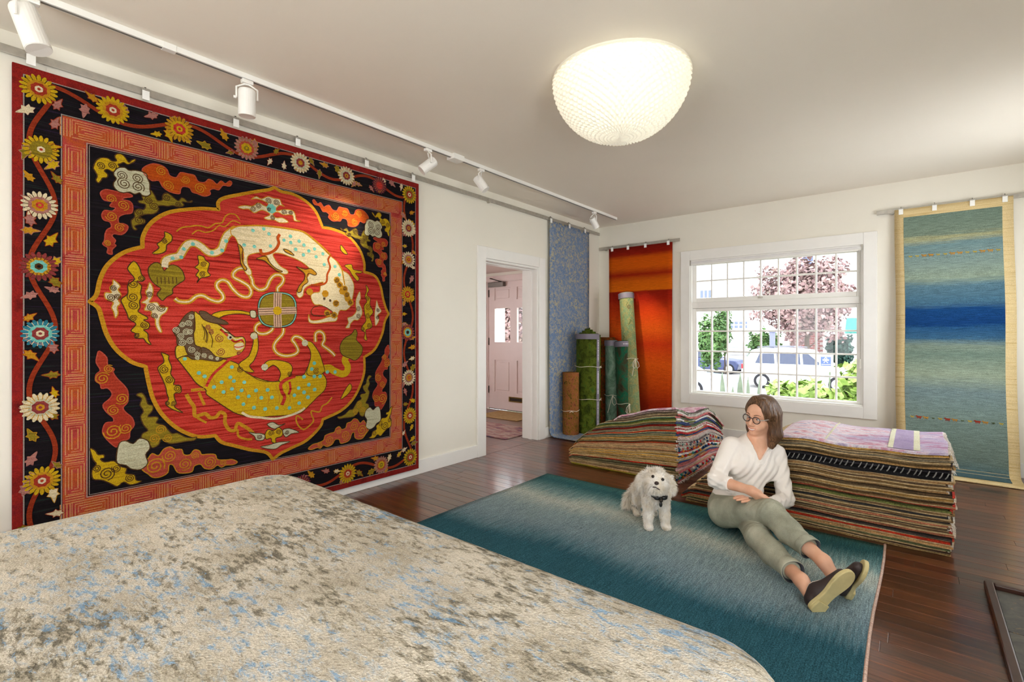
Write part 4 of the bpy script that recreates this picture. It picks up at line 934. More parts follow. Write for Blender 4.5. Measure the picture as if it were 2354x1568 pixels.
AN = [((150, 40, 20), 1.2), ((170, 120, 40), 1.15), ((60, 70, 30), .6), ((176, 150, 50), .8)]
def animal(b, x, z, s, y):
    for q in ((-.5, .45, .0, .32), (-.72, -.42, .2, .5), (-.85, -.65, .2, .32), (-.45, -.28, -.4, 0), (.25, .42, -.4, 0), (.45, .6, .05, .35), (-.05, .1, -.35, 0)): b.box(x + q[0] * s, x + q[1] * s, y - .0045, y, z + q[2] * s, z + q[3] * s)
for row, z in ((0, 1.985), (1, .465)):
    for i in range(13):
        x = -.30 + i * .05; c, k = AN[(0, 1, 2, 3)[(i * 3 + row) % 4] if i % 2 else 3 - (i % 4)]
        lean = (2.45 - z) / 2.35; b = MB(); animal(b, x + .02 * lean + .008, z, .026 * k, -.085 * lean ** 1.5 - .001)
        b.build('animal_motif', pile('animal_wool_%d' % c[0], [c, tuple(min(255, q + 20) for q in c)]), t)
# ================================================================== ROLLED RUGS IN THE CORNER
CORD = plain('white_cord', (226, 216, 196), .7); TAPE = plain('grey_tape', (112, 104, 116), .5); PRINT = plain('tape_print', (214, 208, 214), .5)
def roll_mat(name, cols, mot=14, var=.3):
    if name in MATS: return MATS[name]
    t = NT(name); w = t.coord((1, 1, .7)); n = t.noise(w, mot, 4, .6, .8); n2 = t.noise(t.coord((1, 1, .5)), 2.5, 3)
    k = len(cols); c = t.ramp(n, [(.3 + .4 * i / (k - 1), q) for i, q in enumerate(cols)])
    c = t.mul(c, t.val(n2, .7, 1.25)); sp = t.noise(t.coord(), 160, 2); t.base(t.mul(c, t.val(sp, 1 - var, 1 + var))); t.bump(sp, .5, .004); return t.fin(.95, 0, .1)
def rolled(label, base, top, r, mat, turns=3, sy=1, cone=0, tapes=None, ties=(), ph=0, flap=0):
    base = Vector(base); ax = Vector(top) - base; L = ax.length
    t = thing('rolled_rug', label, 'rug roll', base, 0, 'rolled rugs standing in the corner'); t.rotation_euler = Vector((0, 0, 1)).rotation_difference(ax).to_euler()
    th = .012; N = turns * 28; ring = []
    for i in range(N + 1):
        f = i / N; a = ph + f * turns * 2 * pi; rr = r * (.14 + .86 * f) + (flap * max(0, f - .93) / .07 if flap else 0); ring.append((rr * cos(a), rr * sin(a) * sy, (rr - th) * cos(a), (rr - th) * sin(a) * sy, cone * (1 - f) ** 1.2))
    b = MB(); vs = []; 
    for z in (0, 1):
        for x, y_, xi, yi, h in ring: vs += [(x, y_, z * (L + h)), (xi, yi, z * (L + h))]
    n = len(ring); fs = []
    for i in range(n - 1):
        a = 2 * i; c = 2 * n
        fs += [(a, a + 2, a + 2 + c, a + c), (a + 3, a + 1, a + 1 + c, a + 3 + c), (a + c, a + 2 + c, a + 3 + c, a + 1 + c), (a, a + 1, a + 3, a + 2)]
    fs += [(2 * n - 2, 2 * n - 1, 4 * n - 1, 4 * n - 2), (0, 2 * n, 2 * n + 1, 1)]
    b.add(vs, fs).build('rolled_sheet', mat, t, smooth=False)
    R_ = lambda a, o=.0: ((r + o) * cos(a), (r + o) * sin(a) * sy)
    if tapes:
        for (z0, z1, a0, a1, prn) in tapes:
            k = max(4, int(abs(a1 - a0) / .15))
            tp = MB().add([(*R_(a0 + (a1 - a0) * i / k, .0025), z) for z in (z0, z1) for i in range(k + 1)], [(i, i + 1, k + 2 + i, k + 1 + i) for i in range(k)]).build('tape_band', TAPE, t, smooth=True)
            rp = random.Random(5); pb = MB()
            for (p0, p1, hz) in prn:                                  # illegible white lettering along the tape
                s = p0
                while s < p1:
                    wd = rp.uniform(.004, .011); am = (a0 + a1) / 2
                    if hz: q = [(*R_(s / r + a0, .0035), zz_) for s, zz_ in ((s, (z0 + z1) / 2 - .008), (s + wd, (z0 + z1) / 2 - .008), (s + wd, (z0 + z1) / 2 + .008), (s, (z0 + z1) / 2 + .008))]
                    else: q = [(*R_(am + o, .0035), zz_) for o, zz_ in ((-.05, s), (.05, s), (.05, s + wd), (-.05, s + wd))]
                    pb.add(q, [(0, 1, 2, 3)]); s += wd + rp.choice((.003, .003, .008))
            if pb.v: pb.build('tape_lettering', PRINT, tp)
    for (z, a, bow) in ties:
        ti = MB(); ti.tube([(*R_(2 * pi * i / 24, .003), z + .006 * sin(i)) for i in range(24)], .0028, 5, closed=True)
        px, py = R_(a, .008); tx, ty = -sin(a), cos(a)
        if bow:
            for s in (-1, 1) if bow > 1 else (1,):
                ti.tube([(px + tx * s * w * .05 + cos(a) * .01, py + ty * s * w * .05 + sin(a) * .01, z - h * .10) for w, h in ((0, 0), (.8, .5), (1, 1.0), (.4, 1.25), (-.1, .9), (0, 0))], .003, 5)
            ti.tube([(px + tx * w * .05 + cos(a) * .01, py + ty * w * .05 + sin(a) * .01, z - h * .10) for w, h in ((0, 0), (-.5, .7), (-.9, 1.5), (-1.3, 2.2))], .003, 5)
        else: ti.tube([(px - tx * .02, py - ty * .02, z - .015), (px, py, z), (px + tx * .025, py + ty * .025, z - .012)], .004, 5)
        ti.build('cord_tie', CORD, t)
    return t
FA = -.90                                                              # angle of the side that faces the room
rolled('short brown patterned rug roll tied with cord', (.145, 5.13, .011), (.145, 5.13, .775), .108, roll_mat('brown_roll_wool', [(46, 46, 24), (128, 92, 38), (146, 88, 52), (92, 50, 38)], 30), 4, ties=((.30, FA, 0),), ph=1)
rolled('fat green rug roll with grey lettered tape and coiled top', (.255, 5.36, .011), (.255, 5.37, 1.235), .168, roll_mat('moss_roll_wool', [(34, 42, 14), (62, 74, 20), (86, 98, 30), (50, 90, 36)], 16), 4, .85, .09,
       tapes=[(.02, 1.235, -.42, -.10, [(.05, .40, False), (.50, .78, False), (.90, 1.15, False)]), (1.17, 1.235, -2.4, -.42, [])], ties=((.43, 0, 0), (.83, 0, 0)), ph=.12, flap=0)
rolled('pale mint green rug roll with grey tape', (.36, 5.78, .0), (.345, 5.80, 1.165), .083, roll_mat('mint_roll_wool', [(58, 84, 66), (104, 134, 112), (138, 160, 142)], 9), 4, tapes=[(1.09, 1.16, -3.0, .4, [])], ties=((.45, FA, 1),))
rolled('dark grey green rug roll with white lettering on its tape', (.60, 5.74, .0), (.50, 5.83, 1.15), .115, roll_mat('dark_green_roll_wool', [(34, 40, 30), (70, 66, 46), (24, 98, 70), (88, 72, 54)], 7), 4, tapes=[(1.08, 1.15, -3.0, .4, [(.22, .34, True)])], ties=((.36, FA + .15, 2),))
tr_ = rolled('tallest rug roll, pale yellow green, leaning on the orange rug', (.70, 5.74, .0), (.495, 5.93, 1.775), .1, roll_mat('yellow_green_roll_wool', [(98, 112, 72), (150, 142, 92), (106, 132, 96), (168, 160, 104)], 20), 4, tapes=[(1.72, 1.79, -3.2, .6, [])], ties=((.93, FA + .4, 2),))
b = MB()
for s in (-1, 1): b.tube([(.1 * cos(FA) * 1.035 - sin(FA) * s * w * .018, .1 * sin(FA) * 1.035 + cos(FA) * s * w * .018, 1.60 + h * .02) for w, h in ((.0, 1.5), (.3, .8), (1, .9), (1.3, .1), (.9, -.6), (.5, -.1), (.1, -.8), (.5, -1.5))], .0022, 4)
b.build('scroll_motif', plain('motif_brown', (110, 90, 70), .9), tr_)
rolled('rust patterned rug roll half hidden behind the others', (.20, 5.93, .0), (.21, 5.95, 1.20), .115, roll_mat('rust_roll_wool', [(120, 52, 18), (168, 80, 28), (92, 70, 34), (180, 110, 50)], 26), 4)
# ================================================================== FLOOR RUG AND THE BIG PALE STACK
def teal():
    t = NT('teal_wool'); w = t.coord(); v = t.coord((22, 1.3, 1)); n = t.noise(v, 3, 6, .75); big = t.noise(w, 1.3, 2)
    y = t.math('ADD', t.sep(w)[1], t.math('MULTIPLY', t.math('SUBTRACT', n, .5), .40)); y = t.math('ADD', y, t.math('MULTIPLY', t.math('SUBTRACT', big, .5), .34))
    c = t.ramp(t.val(y, 0, 1, 1.6, 3.62), [(0, (46, 88, 98)), (.22, (42, 84, 97)), (.35, (42, 84, 98)), (.40, (80, 112, 124)), (.48, (118, 140, 150)), (.62, (136, 156, 160)), (.72, (176, 184, 176)), (.80, (122, 148, 148)), (.86, (78, 116, 119)), (.91, (46, 92, 99)), (1, (66, 112, 111))])
    st = t.noise(t.coord((60, 3, 1)), 3, 3, .7); c = t.mul(c, t.val(st, .66, 1.36)); sp = t.noise(t.coord((1, .6, 1)), 210, 2, .6); t.base(t.mul(c, t.val(sp, .5, 1.55))); t.bump(sp, .6, .005)
    return t.fin(.95, 0, .1)
fr = thing('floor_rug', 'teal and pale blue rug lying on the wood floor under dog and woman', 'rug', (0, 0, 0))
grid_obj('rug_sheet', lambda u, v: (.90 + u * 2.385 + .006 * sin(v * 9), 1.35 + v * 2.225 + u * .03, .009 + .0008 * sin(u * 31) * sin(v * 23)), 40, 36, teal(), fr, .009)
EDGE = pile('pale_pink_binding', [(196, 160, 148), (226, 204, 190)], (1, 8, 1), 9)
MB().tube([(3.288 + .006 * sin(v * .9), 1.35 + v * .225 + .03, .006) for v in range(11)], .007, 6).build('edge_binding', EDGE, fr)
def beige():
    t = NT('distressed_beige_wool'); w = t.coord((1, 1, 1)); k = t.coord((.75, 1.9, 1))
    big = t.noise(t.coord((.8, 1.6, 1)), 2.2, 4, .62, .6); mid = t.noise(k, 30, 5, .72, .4); big2 = t.noise(t.coord((.7, 1.5, 1), loc=(7, 3, 0)), 2.6, 4, .6, .6); mid2 = t.noise(t.coord((.75, 1.8, 1), loc=(3, 9, 0)), 30, 5, .72, .4)
    c = t.ramp(t.noise(w, 5, 3), [(.35, (166, 157, 140)), (.6, (190, 182, 167))])
    m1 = t.math('ADD', mid, t.math('MULTIPLY', t.math('SUBTRACT', big, .5), .55)); m2 = t.math('ADD', mid2, t.math('MULTIPLY', t.math('SUBTRACT', big2, .5), .5))
    c = t.mix(t.val(m2, 0, .45, .50, .57), c, (168, 176, 182)); c = t.mix(t.val(m1, 0, .75, .515, .57), c, (140, 132, 114)); c = t.mix(t.val(m1, 0, .8, .59, .65), c, (92, 87, 76)); c = t.mix(t.val(m2, 0, .75, .585, .64), c, (110, 146, 176))
    sp = t.noise(w, 190, 2, .6); sp2 = t.noise(w, 55, 2, .6); c = t.mul(c, t.val(sp2, .9, 1.1)); t.base(t.mul(c, t.val(sp, .8, 1.2))); t.bump(sp, .7, .006)
    return t.fin(.95, 0, .1)
X0, X1, Y0, Y1, ZT = 1.135, 3.27, -1.45, 1.115, .622
def draped(x0, x1, y0, y1, zt, r, drop, cr):
    def f(u, v):
        ov = r * pi / 2 + drop
        x = x0 - ov + r + u * (x1 - x0 + 2 * ov - 2 * r); y = y0 - ov + r + v * (y1 - y0 + 2 * ov - 2 * r)
        ix = min(max(x, x0 + r + cr), x1 - r - cr); iy = min(max(y, y0 + r + cr), y1 - r - cr); dx, dy = x - ix, y - iy; d = math.hypot(dx, dy)
        n = (dx / d, dy / d) if d > 1e-9 else (0, 0); e = d - cr
        und = .005 * mnoise.noise(Vector((x * 1.7, y * 1.7, 3))) + .002 * mnoise.noise(Vector((x * 5, y * 5, 1)))
        if e <= 0: return (x, y, zt + und)
        if e < r * pi / 2: a = e / r; return (ix + n[0] * (cr + r * sin(a)), iy + n[1] * (cr + r * sin(a)), zt - r * (1 - cos(a)) + und * cos(a))
        h = min(e - r * pi / 2, drop); wv = .006 * sin(x * 18) * sin(y * 18)
        return (ix + n[0] * (cr + r + wv * h / drop), iy + n[1] * (cr + r + wv * h / drop), zt - r - h)
    return f
tp = thing('draped_rug', 'large distressed beige rug with grey and blue flecks on top of the big near stack', 'rug', (0, 0, 0))
grid_obj('rug_sheet', draped(X0, X1, Y0, Y1, ZT, .075, .09, .10), 110, 120, beige(), tp, .012)
CORE = [(150, 130, 96), (120, 70, 50), (96, 90, 70), (160, 120, 80), (70, 60, 60), (140, 60, 44)]
for i in range(13):
    j = random.Random(i); b = MB().box(X0 + .06 + j.uniform(0, .02), X1 - .06 - j.uniform(0, .02), Y0 + .06, Y1 - .06 - j.uniform(0, .02), .0 + i * .0465, .046 + i * .0465)
    o = b.build('folded_rug', pile('stack_wool_%d' % (i % 6), [CORE[i % 6], tuple(int(q * 1.2) for q in CORE[i % 6])], (3, 3, 30), 4), None, bevel=.012)
    tag(o, 'folded rug, %s from the floor inside the big near stack' % ORD[i], 'rug', 'folded rugs in the big near stack')
# ================================================================== THE TWO STACKS OF RUGS BY THE WINDOW
def interp(x, P): return float(np.interp(x, [p[0] for p in P], [p[1] for p in P]))
BACK = pile('jute_backing', [(164, 138, 98), (204, 182, 140)], (1, 1, 1), 30, 90); FRW = pile('white_fringe_cotton', [(214, 208, 196), (236, 232, 224)], (1, 1, 1), 20)
POM = [pile('pompom_%d' % i, [c, tuple(min(255, int(q * 1.2)) for q in c)]) for i, c in enumerate([(170, 34, 40), (30, 60, 90), (200, 130, 40), (220, 210, 200), (40, 110, 100)])]
def rug_col(c): return pile('rug_edge_%d_%d_%d' % c, [tuple(int(q * .68) for q in c), c, tuple(min(255, int(q * 1.22)) for q in c)], (2.5, 2.5, 40), 5, 130, .42)
def layer_mesh(name, zb, ztp, xl, xr, y0, y1, mats, parent, seed, nx=26, ny=8, ej=.006):
    rj = random.Random(seed); ph = [rj.uniform(0, 6.28) for _ in range(6)]; vs = []
    for k in (0, 1):
        for j in range(ny + 1):
            for i in range(nx + 1):
                u, v = i / nx, j / ny
                x = xl + (xr - xl) * u + (ej * sin(v * 9 + ph[0]) + ej * .6 * sin(v * 31 + ph[1])) * (1 if i in (0, nx) else 0)
                y = y0 + (y1 - y0) * v + (ej * sin(u * 8 + ph[2]) + ej * .5 * sin(u * 37 + ph[3])) * (1 if j in (0, ny) else 0)
                vs.append((x, y, (ztp if k else zb)(x, y)))
    W = nx + 1; T = W * (ny + 1); fs = []
    for j in range(ny):
        for i in range(nx): a = j * W + i; fs += [(a, a + W, a + W + 1, a + 1), (a + T, a + T + 1, a + T + W + 1, a + T + W)]
    for i in range(nx): fs.append((i, i + 1, i + 1 + T, i + T)); a = ny * W + i; fs.append((a + 1, a, a + T, a + 1 + T))
    for j in range(ny): a = j * W; fs.append((a + W, a, a + T, a + W + T)); a = j * W + nx; fs.append((a, a + W, a + W + T, a + T))
    return MB().add(vs, fs).build(name, mats, parent, smooth=False)
def stack(cols, zt, prof, hx, g, x1, y0, y1, where, group, seed, fringe_p, poms, toplabel, topmat, xrj=.014, endc=()):
    N = len(cols); rs = random.Random(seed); ths = np.array([rs.uniform(.75, 1.3) for _ in range(N)]); 
    for i, c in enumerate(cols):
        if len(c) > 3: ths[i] = c[3]
    ths = ths / ths.sum() * zt; z0 = 0
    for i in range(N):
        z1 = z0 + ths[i]; zm = (z0 + z1) / 2; c = tuple(cols[i][:3]); top = i == N - 1
        xs = np.linspace(prof[0][0], x1 - .1, 160); f = [zm * hx(x) - interp(x, prof) for x in xs]
        k = next((q for q in range(160) if f[q] <= 0), 159); xc = xs[k]; ov = rs.uniform(.015, .06) if rs.random() < .7 else rs.uniform(.06, .11)
        if i < 2: ov = 0
        xl = max(prof[0][0] - .02, xc - ov)
        xr = x1 + rs.uniform(-xrj, xrj) - (0 if i < N - 3 else .006); yf = y0 + rs.uniform(-.013, .011); yb = y1 + rs.uniform(-.02, .02)
        def surf(z, xc=xc, ov=ov, z0_=z0):
            def s(x, y):
                w = z * hx(x) * g(y) * (1 + .015 * sin(x * 7 + 1) + .008 * sin(x * 17 + seed))
                if x < xc and ov > 0: w -= ((xc - x) / .06) ** 1.7 * .022
                return max(w, .001 + (z - z0_) * .8 if z > z0_ else .0005)
            return s
        lab = ('%s, topmost of the stack %s' % (toplabel, where)) if top else 'folded %s rug, %s from the floor in the stack %s' % (cname(c), ORD[i], where)
        t = thing('folded_rug', lab, 'rug', (0, 0, 0), 0, group)
        zc = z0 + (z1 - z0) * .62
        layer_mesh('rug_pile', surf(z0 + ths[i] * .10), surf(zc), xl, xr, yf, yb, rug_col(c) if not top else topmat, t, seed * 100 + i)
        layer_mesh('rug_backing' if not top else 'rug_face', surf(zc + .0004), surf(z1 - ths[i] * .03), xl + rs.uniform(-.004, .012), xr + rs.uniform(-.012, .004), yf + rs.uniform(-.002, .008), yb, topmat if top else rs.choice([BACK, BACK, rug_col(tuple(int(q * .6) for q in c)), FRW if fringe_p > .6 and rs.random() < .3 else BACK]), t, seed * 100 + i + 50)
        if endc and not top:
            ec = rs.choice(endc); layer_mesh('rug_end', surf(z0 + (z1 - z0) * .1), surf(z1 - (z1 - z0) * .12), xr - .006, xr + rs.uniform(.002, .008), yf + .004, yb - .004, rug_col(ec), t, seed * 100 + i + 80, 1, 16, .003)
        if rs.random() < fringe_p:
            b = MB(); n = int((yb - yf) / .016); ln = rs.uniform(.012, .028)
            for q in range(n):
                y = yf + (yb - yf) * (q + rs.random() * .6) / n; z = surf((z0 + z1) / 2)(xr, y); L = ln * rs.uniform(.7, 1.3)
                b.tube([(xr - .006, y, z), (xr + L * .6, y + rs.uniform(-.006, .006), z + rs.uniform(-.003, .003)), (xr + L * .9, y + rs.uniform(-.01, .01), max(.003, z - L * rs.uniform(.3, .9)))], [.0026, .0022, .001], 4, cap=False)
            tag(b.build('fringe', FRW, t), kind='stuff')
        if i in poms:
            b = MB()
            for q in range(14):
                y = yf + (yb - yf) * (q + .3 + .4 * rs.random()) / 14; z = surf(zm)(xr, y) + rs.uniform(-.01, .004); m = rs.choice((0, 0, 1, 2, 3, 4))
                b.tube([(xr - .006, y, z), (xr + .012, y, z - .004)], .003, 5, m); b.ball((xr + .017, y, max(z - .008, .012)), (.010, .011, .012), 8, 6, m)
            tag(b.build('pompoms', POM, t, smooth=True), kind='stuff')
        z0 = z1
def cname(c):
    r, g_, b = c; mx, mn = max(c), min(c); L = (mx + mn) / 2; nm = 'dark ' if L < 62 else 'pale ' if L > 165 else ''
    if mx - mn < 22: return nm + ('charcoal' if L < 50 else 'grey')
    if b >= r and b >= g_: return nm + 'blue'
    if g_ >= r: return nm + 'green'
    if g_ > r * .86: return nm + 'olive'
    if g_ > r * .68: return nm + 'tan'
    if g_ > r * .45: return nm + 'brown'
    return nm + 'red'
A = [(151, 141, 41, 1.5), (183, 143, 85), (112, 87, 61), (134, 112, 78), (117, 102, 68), (85, 80, 56), (126, 119, 85), (183, 48, 24, 1.1), (183, 151, 100), (156, 126, 61), (170, 136, 85), (195, 151, 73, 1.4), (202, 158, 80, 1.4), (183, 151, 107), (165, 117, 80), (183, 146, 102), (204, 165, 117), (190, 141, 102), (170, 63, 31), (85, 70, 43, 1.3), (134, 102, 43), (183, 131, 48), (109, 107, 73), (53, 75, 70, 1.2), (183, 56, 24, 1.2), (85, 75, 68), (97, 90, 80), (134, 36, 26), (102, 95, 80), (146, 126, 68), (104, 112, 48), (85, 109, 85), (97, 78, 61), (122, 104, 80), (146, 126, 117), (235, 195, 207)]
pinkm = pile('faded_pink_wool', [(214, 168, 180), (226, 206, 210), (196, 130, 150), (232, 220, 220)], (2, 2, 2), 5)
stack(A, .633, [(.86, .0), (.893, .127), (.927, .182), (1.008, .275), (1.093, .351), (1.193, .42), (1.334, .483), (1.45, .56), (1.6, .7)], lambda x: 1 - .24 * max(0, (1.9 - x) / .7) ** 1.3,
      lambda y: interp(y, [(3.9, 1.0), (4.05, 1.0), (4.25, .90), (4.475, .865), (4.68, .88), (4.8, .87), (4.95, .78), (5.1, .66), (5.35, .42)]), 1.90, 4.02, 5.25, 'behind the dog', 'rugs stacked behind the dog', 5, .36, (12, 14, 15, 4, 2, 18), 'faded pink patterned rug', pinkm, endc=[(206, 200, 192), (170, 40, 44), (214, 208, 204), (52, 70, 116), (196, 110, 110), (90, 110, 80), (60, 40, 50), (210, 170, 170), (180, 60, 50)])
B = [(146, 122, 80), (63, 48, 36), (85, 92, 61), (183, 143, 95), (195, 58, 36, 1.6), (68, 61, 58), (146, 92, 68), (104, 78, 53), (85, 70, 53), (170, 107, 80), (70, 63, 56), (109, 85, 58), (53, 51, 51), (126, 100, 68), (107, 112, 61, 1.4), (156, 73, 53), (134, 102, 68), (92, 73, 48), (151, 117, 65), (85, 68, 48), (136, 107, 70), (112, 87, 53), (95, 75, 56), (156, 122, 80), (29, 28, 31, 2.6), (41, 39, 43, 1.2), (151, 119, 75), (109, 90, 63), (122, 112, 92), (87, 73, 53), (183, 141, 73), (235, 231, 235)]
def faded():
    t = NT('faded_lilac_wool'); w = t.coord((1.6, 3.2, 1)); n = t.noise(w, 5, 6, .7, .8); big = t.noise(t.coord(), 1.6, 2)
    c = t.ramp(n, [(.28, (122, 110, 160)), (.40, (190, 176, 200)), (.48, (232, 226, 230)), (.56, (220, 180, 192)), (.62, (206, 120, 136)), (.72, (140, 190, 186))])
    c = t.mix(t.val(big, 0, .5, .45, .6), c, (150, 128, 180)); sp = t.noise(t.coord(), 200, 2); t.base(t.mul(c, t.val(sp, .85, 1.15))); t.bump(sp, .5, .004); return t.fin(.9, 0, .15)
FAD = faded()
stack(B, .575, [(2.09, 0), (2.16, .10), (2.25, .2), (2.36, .31), (2.5, .42), (2.68, .53), (2.85, .62)], lambda x: 1 - .05 * max(0, (2.9 - x) / .5) ** 1.5 if x < 2.9 else 1,
      lambda y: interp(y, [(3.6, 1), (4.3, 1.01), (4.5, .985), (4.62, .93), (4.7, .86)]), 3.585, 3.665, 4.64, 'behind the woman', 'rugs stacked behind the woman', 9, .35, (), 'faded lilac patterned rug', FAD, endc=[(190, 178, 160), (150, 120, 80), (180, 60, 46), (60, 50, 50), (200, 192, 180)])
# pale stitches on the thick black rug, pale stripes and pattern on the lilac rug, rugs' loose corners
blk = next(o for o in COL.objects if o.get('label', '').startswith('folded dark charcoal rug') and o.get('group') == 'rugs stacked behind the woman' and 'twenty-fifth' in o['label'])
STI = pile('grey_stitch_yarn', [(120, 122, 120), (150, 150, 146)]); rs = random.Random(4)
for i in range(30):
    x = 2.72 + i * .029 + rs.uniform(-.006, .006); z = .455; MB().tube([(x, 3.650, z - .017), (x + .008, 3.645, z - .004), (x + .016, 3.650, z + .016)], .0032, 5).build('yarn_stitch', STI, blk)
lil = next(o for o in COL.objects if 'lilac' in o.get('label', '')); PALE = pile('pale_yellow_wool', [(214, 210, 176), (230, 228, 206)])
LAV = pile('lavender_wool', [(150, 132, 172), (184, 168, 196)])
for x0, x1, m in ((3.30, 3.325, PALE), (3.325, 3.42, LAV), (3.42, 3.45, PALE), (2.98, 2.99, PALE)):
    grid_obj('border_stripe', lambda u, v: (x0 + u * (x1 - x0), 3.69 + v * .86, .5775 * interp(3.69 + v * .86, [(3.6, 1), (4.3, 1.01), (4.5, .985), (4.62, .93)]) * (1 + .015 * sin((x0 + u * (x1 - x0)) * 7 + 1) + .008 * sin((x0 + u * (x1 - x0)) * 17 + 9))), 2, 14, m, lil)
# ================================================================== IMPLICIT-SURFACE MODELLING (bodies grow as one continuous skin)
def mesh_sdf(f, lo, hi, h, B=6):
    lo = np.array(lo, float); n = np.ceil((np.array(hi) - lo) / h / B).astype(int); N = n * B + 1
    gx = [lo[a] + (np.arange(n[a]) * B + B / 2) * h for a in range(3)]
    C = np.stack(np.meshgrid(*gx, indexing='ij'), -1).reshape(-1, 3); d = f(C).reshape(n)
    V = np.ones(N, np.float32); V[:-1, :-1, :-1] = np.repeat(np.repeat(np.repeat(d, B, 0), B, 1), B, 2)
    act = np.argwhere(np.abs(d) < B * h * 1.5 + .004); g = np.stack(np.meshgrid(*[np.arange(B + 1)] * 3, indexing='ij'), -1).reshape(-1, 3)
    key = (act // 4) @ np.array([1000000, 1000, 1]); od = np.argsort(key, kind='stable'); act = act[od]; key = key[od]
    for grp in np.split(act, np.flatnonzero(np.diff(key)) + 1):
        I = (grp[:, None, :] * B + g[None]).reshape(-1, 3); V[I[:, 0], I[:, 1], I[:, 2]] = f(lo + I * h)
    s = V < 0; cnt = sum(s[i:N[0] - 1 + i, j:N[1] - 1 + j, k:N[2] - 1 + k].astype(np.int8) for i in (0, 1) for j in (0, 1) for k in (0, 1))
    M = np.argwhere((cnt > 0) & (cnt < 8)); idx = np.full(tuple(N - 1), -1, np.int64); idx[M[:, 0], M[:, 1], M[:, 2]] = np.arange(len(M))
    acc = np.zeros((len(M), 3)); w = np.zeros(len(M)); cor = [(i, j, k) for i in (0, 1) for j in (0, 1) for k in (0, 1)]
    for a in cor:
        for b in cor:
            if sum(abs(p - q) for p, q in zip(a, b)) == 1 and a < b:
                va = V[M[:, 0] + a[0], M[:, 1] + a[1], M[:, 2] + a[2]].astype(float); vb = V[M[:, 0] + b[0], M[:, 1] + b[1], M[:, 2] + b[2]].astype(float)
                m = (va < 0) != (vb < 0); t = np.where(m, va / np.where(m, va - vb, 1), 0)[:, None]
                acc += np.where(m[:, None], np.array(a) + t * (np.array(b) - np.array(a)), 0); w += m
    P = lo + (M + acc / w[:, None]) * h; F = []
    for ax in range(3):
        sl = [slice(None)] * 3; s0 = list(sl); s1 = list(sl); s0[ax] = slice(0, -1); s1[ax] = slice(1, None)
        E = np.argwhere(s[tuple(s0)] != s[tuple(s1)]); o = [a for a in range(3) if a != ax]
        E = E[(E[:, o[0]] > 0) & (E[:, o[1]] > 0) & (E[:, o[0]] < N[o[0]] - 1) & (E[:, o[1]] < N[o[1]] - 1)]
        q = []
        for da, db in ((1, 1), (0, 1), (0, 0), (1, 0)):
            c = E.copy(); c[:, o[0]] -= da; c[:, o[1]] -= db; q.append(idx[c[:, 0], c[:, 1], c[:, 2]])
        q = np.stack(q, 1); fl = s[E[:, 0], E[:, 1], E[:, 2]]
        if ax == 1: fl = ~fl
        q[~fl] = q[~fl][:, ::-1]; F.append(q)
    return P, np.concatenate(F)
def sdf_obj(name, f, lo, hi, h, mats, parent, smooth_it=2):
    P, F = mesh_sdf(f, lo, hi, h)
    for _ in range(smooth_it):
        A = np.zeros_like(P); c = np.zeros(len(P))
        for a, b in ((0, 1), (1, 2), (2, 3), (3, 0)):
            np.add.at(A, F[:, a], P[F[:, b]]); np.add.at(c, F[:, a], 1); np.add.at(A, F[:, b], P[F[:, a]]); np.add.at(c, F[:, b], 1)
        P = P * .5 + .5 * A / np.maximum(c, 1)[:, None]
    me = bpy.data.meshes.new(name); me.vertices.add(len(P)); me.vertices.foreach_set('co', P.astype(np.float32).ravel()); me.loops.add(F.size); me.polygons.add(len(F))
    me.polygons.foreach_set('loop_start', np.arange(0, F.size, 4)); me.loops.foreach_set('vertex_index', F.astype(np.int32).ravel())
    me.update(calc_edges=True); me.validate(); me.polygons.foreach_set('use_smooth', [True] * len(me.polygons))
    for m in (mats if isinstance(mats, list) else [mats]): me.materials.append(m)
    return link(name, me, parent)
V3 = lambda p: np.array(p, float)
def cap(a, b, r0, r1):
    a, b = V3(a), V3(b); ab = b - a; L = ab @ ab
    def f(P):
        t = np.clip((P - a) @ ab / L, 0, 1); return np.linalg.norm(P - a - t[:, None] * ab, axis=1) - (r0 + (r1 - r0) * t)
    return f
def ell(c, r, M=None):
    c, r = V3(c), V3(r)
    def f(P):
        q = P - c
        if M is not None: q = q @ M
        k0 = np.linalg.norm(q / r, axis=1); k1 = np.linalg.norm(q / r ** 2, axis=1); return np.where(k1 > 1e-9, k0 * (k0 - 1) / np.maximum(k1, 1e-9), -min(r))
    return f
def smin(a, b, k): h = np.maximum(k - np.abs(a - b), 0) / k; return np.minimum(a, b) - h * h * k * .25
def smax(a, b, k): return -smin(-a, -b, k)
def union(parts, k=.03):
    def f(P):
        d = None; use = parts
        if len(P) > 300 and len(parts) > 3:                            # leave out what is far from this block of points
            lo_, hi_ = P.min(0), P.max(0); c = ((lo_ + hi_) / 2)[None]; Rp = np.linalg.norm(hi_ - lo_) / 2
            if Rp < .4:
                dc = np.array([(q[0] if isinstance(q, tuple) else q)(c)[0] for q in parts]); lim = dc.min() + 2.2 * Rp + .08; use = [q for q, v in zip(parts, dc) if v <= lim]
        for q in use:
            g, kk = q if isinstance(q, tuple) else (q, k); v = g(P); d = v if d is None else smin(d, v, kk)
        return d
    return f
def chain(pts, rs): return [cap(a, b, r0, r1) for a, b, r0, r1 in zip(pts[:-1], pts[1:], rs[:-1], rs[1:])]
